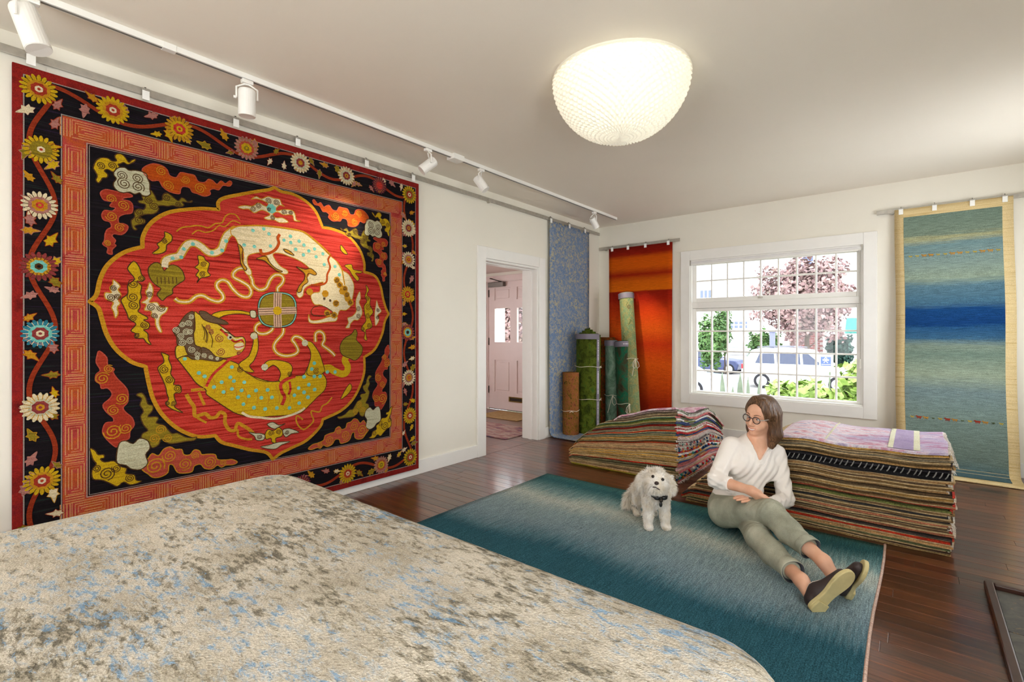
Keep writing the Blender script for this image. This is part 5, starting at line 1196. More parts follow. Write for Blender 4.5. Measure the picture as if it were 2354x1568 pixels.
J = {'pelvis': (2.5258, 3.3984, 0.1144), 'belly': (2.5603, 3.3879, 0.2653), 'chest': (2.5880, 3.4236, 0.4029), 'uchest': (2.6115, 3.4559, 0.5075), 'neck': (2.6352, 3.4883, 0.5732), 'head': (2.6649, 3.4480, 0.7231), 'shR': (2.5156, 3.2995, 0.5492), 'elR': (2.4817, 3.1292, 0.3520), 'wrR': (2.6981, 3.0611, 0.3459), 'shL': (2.7293, 3.5786, 0.4745), 'elL': (2.7998, 3.4682, 0.2115), 'wrL': (2.7573, 3.2004, 0.2363), 'hipR': (2.4930, 3.2679, 0.1207), 'knR': (2.8080, 3.0220, 0.2571), 'anR': (3.0861, 2.7846, 0.1531), 'hipL': (2.5907, 3.4129, 0.1082), 'knL': (2.7520, 2.9760, 0.1218), 'anL': (3.0106, 2.6708, 0.0809), 'heelL': (3.0675, 2.5946, 0.0415), 'toeL': (3.1694, 2.6330, 0.1850), 'heelR': (3.1564, 2.7647, 0.0582), 'toeR': (3.2206, 2.6750, 0.2123), 'brR': (2.5703, 3.2409, 0.4268), 'brL': (2.6871, 3.4274, 0.3803), 'neckcut': (2.6554, 3.3237, 0.6190), 'hRk': (2.7597, 3.0923, 0.3059), 'hRt': (2.7987, 3.1438, 0.2658), 'hLk': (2.6832, 3.1136, 0.2713), 'hLt': (2.6171, 3.0464, 0.2950), 'slR': (2.6106, 3.0798, 0.3620), 'bum': (2.4558, 3.3409, 0.0946)}
J = {k: V3(v) for k, v in J.items()}
FWD = V3((-.6347, .7727, 0)); RGT = V3((.7727, .6347, 0)); UPV = V3((0, 0, 1))
nz = lambda v: v / np.linalg.norm(v)
SKIN = NT('skin'); _v = SKIN.coord(); SKIN.base(SKIN.ramp(SKIN.noise(_v, 14, 3), [(.3, (220, 164, 134)), (.7, (233, 186, 158))])); SKIN.p.inputs['Subsurface Weight'].default_value = .08; SKIN.p.inputs['Subsurface Radius'].default_value = (.01, .004, .002); SKIN = SKIN.fin(.5, 0, .35)
SHIRT = plain('white_jersey', (238, 232, 226), .85, spec=.2, var=.02, bump=.15, bs=300)
def denim():
    t = NT('sage_denim'); w = t.coord(); n = t.noise(w, 9, 4); c = t.ramp(n, [(.3, (142, 144, 128)), (.7, (182, 182, 164))]); sp = t.noise(w, 320, 2); t.base(t.mul(c, t.val(sp, .88, 1.12))); t.bump(sp, .3, .002); return t.fin(.9, 0, .2)
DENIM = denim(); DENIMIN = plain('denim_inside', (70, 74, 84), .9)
SOLE = plain('crepe_sole', (204, 190, 138), .6, var=.08, vs=24, bump=.1); SUPP = plain('dark_shoe_leather', (52, 40, 40), .55, var=.1); LINING = plain('shoe_lining', (214, 200, 188), .8)
woman = thing('person', 'woman in white top and sage trousers sitting with crossed legs against the rugs', 'person', tuple(J['pelvis'] * (1, 1, 0)))
woman_inv = Matrix.Translation(-woman.location)
hf = nz(-.86 * RGT - .50 * FWD - .10 * UPV); hu = nz(UPV + .24 * RGT - .02 * FWD); hu = nz(hu - hf * (hu @ hf)); hs = np.cross(hu, hf)     # face direction, head up, her left side
HC = J['head']; HM = np.stack([hf, hs, hu], 1)
hd = lambda f, s, u: HC + hf * f + hs * s + hu * u
def head_parts():
    return [(ell(hd(-.012, 0, .03), (.094, .075, .092), HM), .02), (ell(hd(.028, 0, -.04), (.062, .058, .078), HM), .03), (ell(hd(.055, 0, .03), (.04, .055, .05), HM), .03), (ell(hd(.066, 0, -.098), (.024, .024, .017), HM), .03),
            (ell(hd(.055, .036, -.04), (.03, .026, .026), HM), .02), (ell(hd(.055, -.036, -.04), (.03, .026, .026), HM), .02), (cap(hd(.082, .036, .02), hd(.092, .006, .016), .008, .009), .015), (cap(hd(.082, -.036, .02), hd(.092, -.006, .016), .008, .009), .015),
            (cap(hd(.088, 0, .012), hd(.113, 0, -.034), .007, .0115), .012), (cap(hd(.1, .012, -.04), hd(.1, -.012, -.04), .008, .008), .01), (ell(hd(.078, 0, -.068), (.02, .03, .014), HM), .02),
            (ell(hd(-.012, .076, -.012), (.022, .008, .032), HM), .01), (ell(hd(-.012, -.076, -.012), (.022, .008, .032), HM), .01),
            (cap(hd(-.03, 0, -.06), J['neck'] + V3((0, 0, -.02)), .053, .056), .04)]
def fing(wr, kn, tip, side, nrm, curl=.35):
    D = nz(kn - wr); S = nz(side - D * (side @ D)); Nn = np.cross(S, D); Nn = Nn if Nn @ nrm > 0 else -Nn
    L = np.linalg.norm(tip - kn); dt = nz(tip - kn); out = [(cap(wr, wr + (kn - wr) * .5, .026, .03), .02)]
    for o, k in ((-.03, .86), (-.01, 1.0), (.011, .96), (.031, .76)):
        k0 = kn + S * o; m1 = k0 + dt * L * k * .42 + Nn * .006; m2 = k0 + dt * L * k * .74 - Nn * .002; m3 = k0 + dt * L * k - Nn * .012 * curl * 3
        out += [(cap(wr + S * o * .5, k0, .016, .0125), .012)] + [(c, .004) for c in chain([k0, m1, m2, m3], [.0105, .0092, .0085, .0072])]
    th = wr + (kn - wr) * .35 + S * .03; out += [(c, .008) for c in chain([wr + S * .012, th, th + D * .035 + S * .012, th + D * .062 + S * .01], [.014, .0125, .0105, .008])]
    return out
handR = fing(J['wrR'], J['hRk'], J['hRt'] + nz(J['hRt'] - J['hRk']) * .015, V3((0, 0, 1)) * .3 - FWD, V3((0, 0, 1)))
handL = fing(J['wrL'], J['hLk'], J['hLt'], FWD * -1, V3((0, 0, 1)))
tors = lambda e: [(ell(J['pelvis'] + V3((0, 0, .03)), (.165 + e, .13 + e, .115 + e), np.stack([nz(J['hipL'] - J['hipR']), nz(np.cross(UPV, J['hipL'] - J['hipR'])), UPV], 1)), .06), (cap(J['pelvis'] + V3((0, 0, .06)), J['belly'], .118 + e, .108 + e), .06), (cap(J['belly'], J['chest'], .108 + e, .112 + e), .05), (cap(J['chest'], J['uchest'], .112 + e, .088 + e), .05),
        (cap(J['shR'] * .8 + J['uchest'] * .2 + V3((0,0,-.008)), J['shL'] * .8 + J['uchest'] * .2 + V3((0,0,-.004)), .046 + e, .048 + e), .06), (cap(J['uchest'], J['neck'], .075 + e, .052 + e), .04), (ell(J['brR'] + V3((.0, .045, 0)), (.068 + e,) * 3), .05), (ell(J['brL'] + V3((-.005, .045, 0)), (.068 + e,) * 3), .05)]
armR = lambda e: [(cap(J['shR'] + V3((0,0,-.012)), J['elR'], .048 + e, .041 + e), .03), (cap(J['elR'], J['wrR'], .043 + e, .027 + e), .02)]
armL = lambda e: [(cap(J['shL'] + V3((0,0,-.006)), J['elL'], .048 + e, .041 + e), .03), (cap(J['elL'], J['wrL'], .043 + e, .027 + e), .02)]
legs = lambda e: [(cap(J['hipR'], J['knR'], .090 + e, .060 + e), .05), (cap(J['knR'], J['knR'] * .62 + J['anR'] * .38 + V3((0, 0, -.012)), .058 + e, .054 + e), .02), (cap(J['knR'] * .62 + J['anR'] * .38 + V3((0, 0, -.012)), J['anR'], .054 + e, .034 + e * .6), .02)]
legsL = lambda e: [(cap(J['hipL'], J['knL'], .090 + e, .058 + e), .05), (cap(J['knL'], J['knL'] * .62 + J['anL'] * .38 + V3((0, 0, -.008)), .056 + e, .053 + e), .02), (cap(J['knL'] * .62 + J['anL'] * .38 + V3((0, 0, -.008)), J['anL'], .053 + e, .034 + e * .6), .02)]
feet = [(cap(J['anL'], J['heelL'], .034, .026), .02), (cap(J['heelL'], J['heelL'] * .4 + J['toeL'] * .6, .024, .014), .02), (cap(J['anR'], J['heelR'], .034, .026), .02), (cap(J['heelR'], J['heelR'] * .4 + J['toeR'] * .6, .024, .014), .02)]
body0 = union(head_parts() + tors(-.004) + armR(-.003) + armL(-.003) + legs(-.007) + legsL(-.007) + handR + handL + feet, .03)
def body(P):
    d = body0(P)
    for s in (-1, 1): d = smax(d, -ell(hd(.1, .031 * s, -.001), (.014, .017, .010), HM)(P), .012)
    return d
sdf_obj('body', body, (2.28, 2.5, -.0), (3.32, 3.75, .90), .0046, SKIN, woman, 1)
# clothes
def shirt(P):
    d = union(tors(.006) + armR(.006) + armL(.006), .03)(P)
    w = P - J['chest']; a = w @ RGT; b = w[:, 2]; dg = a * .75 - b; d = d + .0034 * np.sin(dg * 95 + 4 * a / .1) * np.exp(-((b + .05) / .16) ** 2) + .0016 * np.sin(b * 150 + a * 25) * np.exp(-((b + .16) / .07) ** 2)
    el = np.minimum(np.linalg.norm(P - J['elR'], axis=1), np.linalg.norm(P - J['elL'], axis=1)); d = d + .0034 * np.sin(P[:, 2] * 190 + P[:, 0] * 60) * np.exp(-(el / .08) ** 2)
    nk = cap(J['uchest'] - FWD * .115 + V3((0, 0, -.045)) + RGT * -.012, J['neck'] - FWD * .06 + V3((0, 0, .09)), .010, .125)(P)
    d = d - .0045 * np.cos(nk * 2 * np.pi / .021) * np.exp(-(nk / .045) ** 2) * np.clip(.5 + 6 * ((P - J['uchest']) @ RGT), 0, 1) - .003 * np.exp(-(nk / .006) ** 2)
    d = smax(d, -nk, .004); d = smax(d, -cap(J['neck'] + V3((0, 0, .02)), J['neck'] + V3((0, 0, .12)), .066, .09)(P), .006)
    for wr, el_, t in (('wrR', 'elR', .42), ('wrL', 'elL', .86)):
        ax = nz(J[wr] - J[el_]); q = (P - J[el_]) @ ax - t * np.linalg.norm(J[wr] - J[el_]); near = cap(J[el_], J[wr] + ax * .1, .075, .075)(P); d = np.where(near < 0, np.maximum(d, q), d)
    hem = .105 + (P - J['pelvis']) @ RGT * .0 - P[:, 2]; d = smax(d, hem, .008)
    return d
sdf_obj('long_sleeved_top', shirt, (2.30, 2.95, .06), (2.95, 3.76, .68), .0045, SHIRT, woman, 1)
def pants(P):
    d = union([tors(.004)[0], tors(-.002)[1]] + [(ell(J['bum'] + V3((.05, 0, .02)), (.13, .12, .1)), .05)], .05)(P)
    d = smax(d, P[:, 2] - .215, .01)
    lr = union(legs(.010), .03)(P); ll = union(legsL(.010), .03)(P)
    for f_, kn, an, t in ((0, 'knR', 'anR', .74), (1, 'knL', 'anL', .80)):
        ax = nz(J[an] - J[kn]); q = (P - J[kn]) @ ax - t * np.linalg.norm(J[an] - J[kn])
        lt = np.exp(-(np.linalg.norm(P - J[kn], axis=1) / .1) ** 2) + .5 * np.exp(-((q + .05) / .05) ** 2)
        tt = (P - J[kn]) @ ax; sdv = (P - J[kn]) @ nz(np.cross(ax, UPV)); wv = (.0022 * np.sin(tt * 95 + 30 * sdv + 2.2 * np.sin(tt * 31 + sdv * 40)) + .0014 * np.sin(tt * 190 - 55 * sdv + 2 * np.sin(tt * 50))) * lt
        if f_ == 0: lr = np.maximum(lr + wv, q)
        else: ll = np.maximum(ll + wv, q)
    hp = np.exp(-(np.linalg.norm(P - (J['hipR'] * .6 + J['knR'] * .4), axis=1) / .12) ** 2)
    d = smin(smin(d, ll, .02), lr, .003 + .03 * np.clip(1 - np.linalg.norm(P - J['hipR'], axis=1) / .2, 0, 1)) + .0022 * np.sin((P @ V3((.8, .5, -.4))) * 105 + 2.5 * np.sin(P[:, 2] * 45 + P[:, 0] * 20)) * hp
    return smax(d, .011 - P[:, 2], .004)
sdf_obj('trousers', pants, (2.28, 2.55, .0), (3.16, 3.72, .36), .0045, DENIM, woman, 1)
for kn, an, t in (('knR', 'anR', .745), ('knL', 'anL', .805)):          # turned-up cuffs, open at the ankle
    ax = nz(J[an] - J[kn]); c = J[kn] + ax * t * np.linalg.norm(J[an] - J[kn]); s1 = nz(np.cross(ax, UPV)); s2 = np.cross(s1, ax); b = MB(); n = 28; rO = .0545; vs = []
    for o, r_ in ((-.03, rO), (.008, rO + .004), (.012, rO + .001), (.004, rO - .006), (-.03, rO - .008)): vs += [c + ax * o + (s1 * cos(2 * pi * i / n) + s2 * sin(2 * pi * i / n)) * r_ * (1 + .03 * sin(3 * 2 * pi * i / n)) for i in range(n)]
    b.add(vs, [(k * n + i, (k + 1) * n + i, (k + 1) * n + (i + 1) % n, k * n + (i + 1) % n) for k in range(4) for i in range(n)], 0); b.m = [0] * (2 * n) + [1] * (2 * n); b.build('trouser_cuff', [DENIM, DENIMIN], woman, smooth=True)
# shoes: sole outline extruded along the foot's own down direction
def shoe(heel, toe, down, lab):
    d = nz(toe - heel); dn = nz(down - d * (down @ d)); sd = np.cross(d, dn); L = np.linalg.norm(toe - heel); ln = L + .075; c0 = heel - d * .036
    out = [(0, .0), (.01, .55), (.04, .82), (.12, .95), (.25, .84), (.42, .78), (.6, 1.0), (.74, 1.12), (.86, 1.02), (.95, .7), (.99, .35), (1, 0)]
    P2 = [(u, w) for u, w in out] + [(u, -w * .92) for u, w in out[-2:0:-1]]; P2 = crom(P2, True, 4); W = .041
    pt = lambda u, w, h: c0 + d * u * ln + sd * w * W + dn * h
    g = thing('shoe', 'x', 'x'); del g['label']; del g['category']; COL.objects.unlink(g); bpy.data.objects.remove(g)
    up = lambda P: smax(union([(cap(heel + dn * .004, heel + d * .04 - dn * .012, .037, .036), .03), (cap(heel + d * .05, toe - d * .006 + dn * .012, .035, .024), .03)])(P), (P - heel) @ dn - .030, .006)
    def upper(P):
        s = up(P); op = ell(heel + d * .045 - dn * .045, (.06, .03, .035), np.stack([d, sd, dn], 1))(P); return smax(s, -op, .005)
    lo = np.minimum(heel, toe) - .09; hi = np.maximum(heel, toe) + .09
    s_ = sdf_obj('shoe_upper', upper, lo, hi, .0035, SUPP, woman, 1); s_['label'] = 'dark leather shoe upper'
    lining = lambda P: smax(smax(up(P) - .002, ell(heel + d * .045 - dn * .045, (.064, .034, .039), np.stack([d, sd, dn], 1))(P), .002), -ell(heel + d * .045 - dn * .045, (.059, .029, .034), np.stack([d, sd, dn], 1))(P), .002)
    sdf_obj('shoe_lining', lining, lo, hi, .0035, LINING, s_, 1)
    MB().prism([tuple(q) for q in P2], lambda u, w: pt(u, w, .024), lambda u, w: pt(u, w * .97, .042)).build('shoe_sole', SOLE, woman, bevel=.004)['label'] = lab
    hl = [q for q in P2 if q[0] < .27]; MB().prism([tuple(q) for q in hl], lambda u, w: pt(u + .002, w * .96, .041), lambda u, w: pt(u + .003, w * .93, .052)).build('shoe_heel', SOLE, woman, bevel=.003)
shoe(J['heelL'], J['toeL'], -FWD * .9 - UPV * .15 + RGT * .12, 'tan sole facing the room')
shoe(J['heelR'], J['toeR'], RGT * .85 - FWD * .35 - UPV * .3, 'tan sole seen from the side')
# face details, set on the skin
def sf(s_, u, off=0):
    fs_ = np.linspace(.02, .14, 240); v = body(np.array([hd(f, s_, u) for f in fs_])); k = np.flatnonzero(v < 0); return (fs_[k[-1]] if len(k) else .08) + off
EYEW = plain('eye_white', (232, 226, 220), .2); IRIS = plain('dark_iris', (40, 30, 26), .2); LIP = plain('lips', (192, 112, 100), .4); TEETH = plain('teeth', (240, 236, 228), .25); FRAME = plain('tortoise_frame', (74, 66, 64), .25, var=.35, vs=60); TEMPLE = plain('clear_temple', (176, 172, 168), .2)
for s in (-1, 1):
    e = MB().ball(hd(sf(.031 * s, 0) - .0085, .031 * s, .0), .0125, 12, 9).build('eye', EYEW, woman, smooth=True); MB().ball(hd(sf(.031 * s, 0) + .0015, (.027) * s, -.001), .0048, 10, 7).build('iris', IRIS, e, smooth=True)
    MB().tube([hd(sf(a * s, u, .0), a * s, u) for a, u in ((.013, .0235), (.02, .0265), (.028, .029), (.036, .0295), (.043, .0275), (.049, .024))], [.0018, .0024, .0024, .002, .0016, .001], 6).build('eyebrow', plain('eyebrow_hair', (96, 66, 46), .8), woman)
    MB().tube([hd(sf(a * s, u, .0005), a * s, u) for a, u in ((.017, .004), (.024, .0095), (.031, .011), (.038, .0095), (.046, .003))], .0026, 6).build('eyelid', SKIN, woman)
al = np.linspace(-.027, .027, 11); mu = MB()
mu.tube([hd(sf(a, -.0655 + a * a * 9, .0005), a, -.0655 + a * a * 9) for a in al], [.0009 + .0014 * (1 - abs(i - 5) / 5) for i in range(11)], 8); mu.tube([hd(sf(a, -.0765 + a * a * 16, .0005), a, -.0765 + a * a * 16) for a in al], [.0010 + .0022 * (1 - abs(i - 5) / 5) for i in range(11)], 8); mu.build('lips', LIP, woman, smooth=True)
MB().tube([hd(sf(a, -.071 + a * a * 12, -.0015), a, -.071 + a * a * 12) for a in al * .86], [.0008 + .0040 * (1 - (abs(i - 5) / 5) ** 2) for i in range(11)], 8).build('teeth', TEETH, woman, smooth=True)
gl = MB()
for s in (-1, 1): gl.tube([hd(.106 - .004 * abs(cos(q)), .033 * s + .024 * cos(q), -.002 + .021 * sin(q)) for q in np.linspace(0, 2 * pi, 25)[:-1]], .0027, 6, closed=True)
gl.tube([hd(.106, .0095, .004), hd(.111, 0, .008), hd(.106, -.0095, .004)], .0026, 6)
gl = gl.build('glasses', FRAME, woman, smooth=True); gl['label'] = 'round glasses with dark frame and pale arms'
for s in (-1, 1):
    MB().tube([hd(.102, .057 * s, .006), hd(.09, .068 * s, .006), hd(.03, .079 * s, .004), hd(-.01, .082 * s, .0)], .0028, 6).build('glasses_arm', TEMPLE, gl)
    MB().cyl(hd(.1045, .033 * s, -.002), hd(.1052, .033 * s, -.002), .0215, n=24).build('glasses_lens', glass_mat('spectacle_lens_%d' % s, (1, 1, 1), .07), gl)
# hair: shoulder-length bob with a side parting
def hair_mat():
    t = NT('brown_hair'); w = t.coord((1, 1, .08)); n = t.noise(w, 190, 3, .6); c = t.ramp(n, [(.3, (54, 36, 24)), (.55, (98, 70, 48)), (.75, (146, 112, 78))]); t.base(c); t.bump(n, .25, .002); return t.fin(.42, 0, .4)
HAIR = hair_mat()
def hair(P):
    q = (P - HC) @ HM; f, s, u = q[:, 0], q[:, 1], q[:, 2]
    d = ell(hd(-.014, 0, .038), (.108, .09, .10), HM)(P)
    lo_ = [(cap(hd(-.01, .078, .02), hd(-.018, .088, -.10), .034, .034), .03), (cap(hd(-.018, .088, -.10), hd(.0, .082, -.178), .034, .018), .03), (cap(hd(-.055, .05, .02), hd(-.065, .06, -.12), .045, .04), .03), (cap(hd(-.065, .06, -.12), hd(-.05, .06, -.185), .04, .02), .03),
           (cap(hd(-.07, 0, .02), hd(-.08, 0, -.13), .045, .04), .03), (cap(hd(-.02, -.074, .02), hd(-.04, -.082, -.11), .03, .03), .03), (cap(hd(-.04, -.082, -.11), hd(-.02, -.085, -.16), .03, .014), .03), (cap(hd(.045, .035, .115), hd(.035, .078, .03), .016, .016), .03), (cap(hd(.04, -.03, .112), hd(.028, -.076, .03), .016, .014), .03)]
    d = smin(d, union(lo_)(P), .03)
    face = ell(hd(.09, -.002, -.03), (.075, .066, .125), HM)(P); d = smax(d, -face, .012)
    d = smax(d, -cap(hd(.06, 0, -.05), hd(.08, 0, -.2), .06, .08)(P), .015)
    an = np.arctan2(s, f + .05); return d + .0018 * np.sin(an * 23 + 2 * np.sin(u * 14)) * np.clip((.1 - u) / .06, 0, 1) + .0009 * np.sin(an * 57 + 3 * np.sin(u * 21))
sdf_obj('hair', hair, HC - .24, HC + .19, .0036, HAIR, woman, 1)
for ch in list(woman.children):
    ch.matrix_parent_inverse = woman_inv
# ================================================================== THE SMALL WHITE DOG
dog = thing('dog', 'small fluffy white dog standing on the teal rug looking up', 'dog', (2.096, 3.065, .010), math.atan2(-.75, .66))
FURW = NT('white_fur'); _v = FURW.coord(); FURW.base(FURW.ramp(FURW.noise(_v, 16, 3), [(.3, (238, 226, 206)), (.6, (250, 246, 240))])); FURW = FURW.fin(.8, 0, .2)
# local axes: x forward, y its left, z up; the head is turned and tilted on the neck
HD_ = V3((.14, -.012, .322)); HR = np.array(Euler((R(-13), R(-6), R(-20)), 'XYZ').to_matrix()); hp = lambda x, y, z: HD_ + HR @ V3((x, y, z))
def dog_parts():
    p = [(ell((.07, 0, .213), (.078, .060, .078)), .04), (ell((-.05, 0, .215), (.12, .058, .066)), .05), (ell((-.14, 0, .212), (.068, .056, .07)), .05), (cap((.10, 0, .235), hp(-.02, 0, -.02), .06, .055), .03)]
    for s in (-1, 1):
        p += [(c, .02) for c in chain([(.085, .045 * s, .19), (.09, .054 * s, .09), (.095, .056 * s, .03)], [.036, .025, .023])] + [(ell((.112, .056 * s, .022), (.033, .026, .020)), .012)]
        p += [(c, .02) for c in chain([(-.14, .045 * s, .18), (-.10, .052 * s, .12), (-.165, .054 * s, .075), (-.155, .054 * s, .025)], [.044, .034, .024, .022])] + [(ell((-.135, .054 * s, .02), (.034, .026, .020)), .012)]
    E_ = lambda c, r: ell(hp(*c), r, HR)
    p += [(E_((.0, 0, .015), (.058, .058, .054)), .02), (E_((.055, 0, -.018), (.044, .038, .032)), .03), (E_((.045, 0, -.043), (.038, .040, .026)), .02), (E_((.02, .04, -.02), (.026, .026, .032)), .02), (E_((.02, -.04, -.02), (.026, .026, .032)), .02)]
    for s in (-1, 1): p += [(cap(hp(-.012, .058 * s, .04), hp(-.004, .088 * s, -.01), .014, .018), .01), (cap(hp(-.004, .088 * s, -.01), hp(.0, .088 * s, -.05), .018, .014), .01)]
    p += [(c, .02) for c in chain([(-.19, 0, .21), (-.225, -.03, .15), (-.235, -.07, .09), (-.235, -.10, .045)], [.020, .022, .024, .012])]
    return p
dsdf = union(dog_parts(), .03); dfun = lambda P: smax(dsdf(P), .003 - P[:, 2], .004)
db = sdf_obj('body', dfun, (-.33, -.16, -.006), (.27, .14, .42), .0055, FURW, dog, 1)
rf = np.random.RandomState(5); me = db.data; me.calc_loop_triangles()
co = np.empty(len(me.vertices) * 3, np.float32); me.vertices.foreach_get('co', co); co = co.reshape(-1, 3).astype(float)
nv = np.empty(len(me.vertices) * 3, np.float32); me.vertices.foreach_get('normal', nv); nv = nv.reshape(-1, 3).astype(float)
K = 46000; pick = rf.randint(0, len(co), K); p0 = co[pick] + rf.normal(0, .0018, (K, 3)); n0 = nv[pick]
face = np.linalg.norm(p0 - hp(.07, 0, 0), axis=1); ln = .010 + .013 * rf.rand(K)
ln = np.where(p0[:, 2] < .13, .011, ln); ln = np.where(p0[:, 2] < .05, .007, ln); ln = np.where(face < .055, .008, ln); ln = np.where(p0[:, 0] < -.215, .05, ln); ln = np.where((np.abs(p0[:, 1]) > .062) & (p0[:, 2] > .26), .03, ln)
dr = n0 * .75 + V3((0, 0, -.55)) + rf.normal(0, .38, (K, 3)); dr = np.where((face < .075)[:, None], n0 * .4 + (p0 - hp(.09, 0, .005)) * 8 + V3((0, 0, -.15)), dr); dr /= np.linalg.norm(dr, axis=1)[:, None]
top = p0[:, 2] > HD_[2] + .052; dr = np.where(top[:, None], nz(V3((.1, 0, .3))) * .5 + n0 * .5 + rf.normal(0, .35, (K, 3)), dr)
sd_ = np.cross(dr, rf.normal(0, 1, (K, 3))); sd_ /= np.linalg.norm(sd_, axis=1)[:, None]; W_ = .0010
p1 = p0 + dr * (ln * .55)[:, None]; p2 = p0 + dr * ln[:, None] + V3((0, 0, -1)) * (ln * .3)[:, None]; p1[:, 2] = np.maximum(p1[:, 2], .002); p2[:, 2] = np.maximum(p2[:, 2], .001)
VV = np.stack([p0 - sd_ * W_, p0 + sd_ * W_, p1 - sd_ * W_ * .7, p1 + sd_ * W_ * .7, p2], 1).reshape(-1, 3); bi = np.arange(K) * 5
tris = np.stack([np.stack([bi, bi + 1, bi + 3], 1), np.stack([bi, bi + 3, bi + 2], 1), np.stack([bi + 2, bi + 3, bi + 4], 1)], 1).reshape(-1, 3)
fm = bpy.data.meshes.new('fur'); fm.vertices.add(len(VV)); fm.vertices.foreach_set('co', VV.astype(np.float32).ravel()); fm.loops.add(tris.size); fm.polygons.add(len(tris)); fm.polygons.foreach_set('loop_start', np.arange(0, tris.size, 3)); fm.loops.foreach_set('vertex_index', tris.astype(np.int32).ravel()); fm.update(calc_edges=True)
fm.materials.append(FURW); tag(link('fur', fm, dog), kind='stuff')
NOSE = plain('dog_nose', (58, 38, 34), .35); DEYE = plain('dog_eye', (26, 16, 12), .12)
MB().ball(hp(.106, 0, .002), (.011, .014, .011), 12, 9).build('nose', NOSE, dog, smooth=True)
for s in (-1, 1): MB().ball(hp(.071, .030 * s, .028), .0095, 10, 8).build('eye', DEYE, dog, smooth=True)
MB().tube([hp(.103 - .014 * abs(a), a * .026, -.024 - .010 * abs(a)) for a in np.linspace(-1, 1, 9)], .0035, 6).build('mouth', NOSE, dog)
cl_ = MB().tube([(.105 + .080 * cos(q), .064 * sin(q), .252 - .028 * cos(q)) for q in np.linspace(0, 2 * pi, 25)[:-1]], .009, 6, closed=True).build('collar', BLACK, dog)
MB().ball((.196, -.006, .214), (.010, .012, .012), 10, 7).build('collar_tag', DSTEEL, cl_, smooth=True); b = MB()
for s in (-1, 1): b.ball((.190, -.006 + .022 * s, .228), (.012, .020, .013), 10, 7)
b.ball((.192, -.006, .190), (.008, .010, .018), 8, 6); b.build('collar_bow', BLACK, cl_, smooth=True)
# ================================================================== THE STREET OUTSIDE THE WINDOW
GZ = -1.2
sbox('ground_street', plain('pale_asphalt', (176, 174, 172), .9, var=.06, vs=3), (-40, 30, 14, 70, GZ - .2, GZ), label='pale street outside')
sbox('ground_garden', plain('garden_soil', (120, 116, 84), .95, var=.2, vs=9), (-14, 12, 6.34, 14, GZ - .2, -.55), label='garden bed below the window')
def leaves(name, parent, mat, n, cent, rad, size, seed, shell=.45, up=.3, lobes=1):
    r = np.random.RandomState(seed); d = r.normal(0, 1, (n, 3)); d /= np.linalg.norm(d, axis=1)[:, None]; k = (shell + (1 - shell) * r.rand(n)) ** .8
    C = V3(cent) + d * k[:, None] * V3(rad) * (1 + .16 * np.sin(d[:, :1] * 9 + seed) + .12 * np.sin(d[:, 2:] * 13))
    nn = d + r.normal(0, .6, (n, 3)) + V3((0, 0, up)); nn /= np.linalg.norm(nn, axis=1)[:, None]; a = np.cross(nn, r.normal(0, 1, (n, 3))); a /= np.linalg.norm(a, axis=1)[:, None]; b = np.cross(nn, a); s = size * (.6 + .8 * r.rand(n))[:, None]
    V_ = np.stack([C - a * s * .5, C + b * s * .38, C + a * s * .6, C - b * s * .38], 1).reshape(-1, 3); F_ = np.arange(4 * n).reshape(-1, 4)
    m = bpy.data.meshes.new(name); m.from_pydata(V_.tolist(), [], F_.tolist()); m.materials.append(mat); return tag(link(name, m, parent), kind='stuff')
def leafm(name, cols, rough=.6):
    t = NT(name); c = t.ramp(t.noise(t.coord(), 3, 4, .7), [(.3 + .4 * i / (len(cols) - 1), q) for i, q in enumerate(cols)]); t.base(c); t.p.inputs['Transmission Weight'].default_value = 0; return t.fin(rough, 0, .3)
BARK = plain('bark', (92, 78, 66), .9, var=.2, vs=14)
GREEN = leafm('shrub_leaf', [(88, 120, 58), (150, 178, 92), (190, 206, 130)]); HEDG = leafm('hedge_leaf', [(44, 78, 44), (86, 122, 66), (120, 150, 90)]); MAPLE = leafm('red_maple_leaf', [(84, 64, 66), (132, 104, 104), (166, 138, 132), (104, 106, 88)]); DKG = leafm('dark_hedge_leaf', [(24, 56, 50), (46, 84, 72)])
def tree(name, label, cat, base, cent, rad, n, size, mat, seed, group=None, trunk=True):
    t = thing(name, label, cat, base, 0, group); c = V3(cent) - V3(base)
    leaves('foliage', t, mat, n, c, rad, size, seed)
    b = MB(); b.tube([(0, 0, 0), (c[0] * .3, c[1] * .3, c[2] * .4), tuple(c * .9)], [rad[0] * .06 + .02, rad[0] * .05 + .015, .02], 7)
    rr = random.Random(seed)
    for k in range(5): a = k * 1.3; b.tube([tuple(c * (.4 + .08 * k)), tuple(c * (.6 + .06 * k) + V3((cos(a) * rad[0] * .6, sin(a) * rad[1] * .6, rad[2] * .2)))], [.03, .012], 5)
    b.build('trunk', BARK, t, smooth=True); return t
tree('maple_tree', 'large red leaved maple tree across the street', 'tree', (-.6, 27.5, GZ), (-.67, 27.2, 3.05), (2.15, 1.6, 2.1), 8000, .18, MAPLE, 3)
tree('shrub', 'broad leaved green shrub below the big window', 'shrub', (2.15, 8.9, -.55), (2.05, 8.9, .12), (.66, .45, .42), 1500, .13, GREEN, 6)
tree('shrub', 'taller green shrub beside the yard sign', 'shrub', (2.75, 9.2, -.55), (2.78, 9.2, .48), (.32, .35, .42), 500, .13, GREEN, 8)
tree('hedge_bush', 'bushy green hedge left of the garage door', 'bush', (-5.3, 28, GZ), (-5.3, 28, .9), (.85, .6, 1.5), 2600, .16, HEDG, 12)
tree('hedge_bush', 'slim upright green bush behind the cars', 'bush', (-4.85, 29, GZ), (-4.95, 29, 1.6), (.42, .4, 1.3), 1200, .15, HEDG, 13)
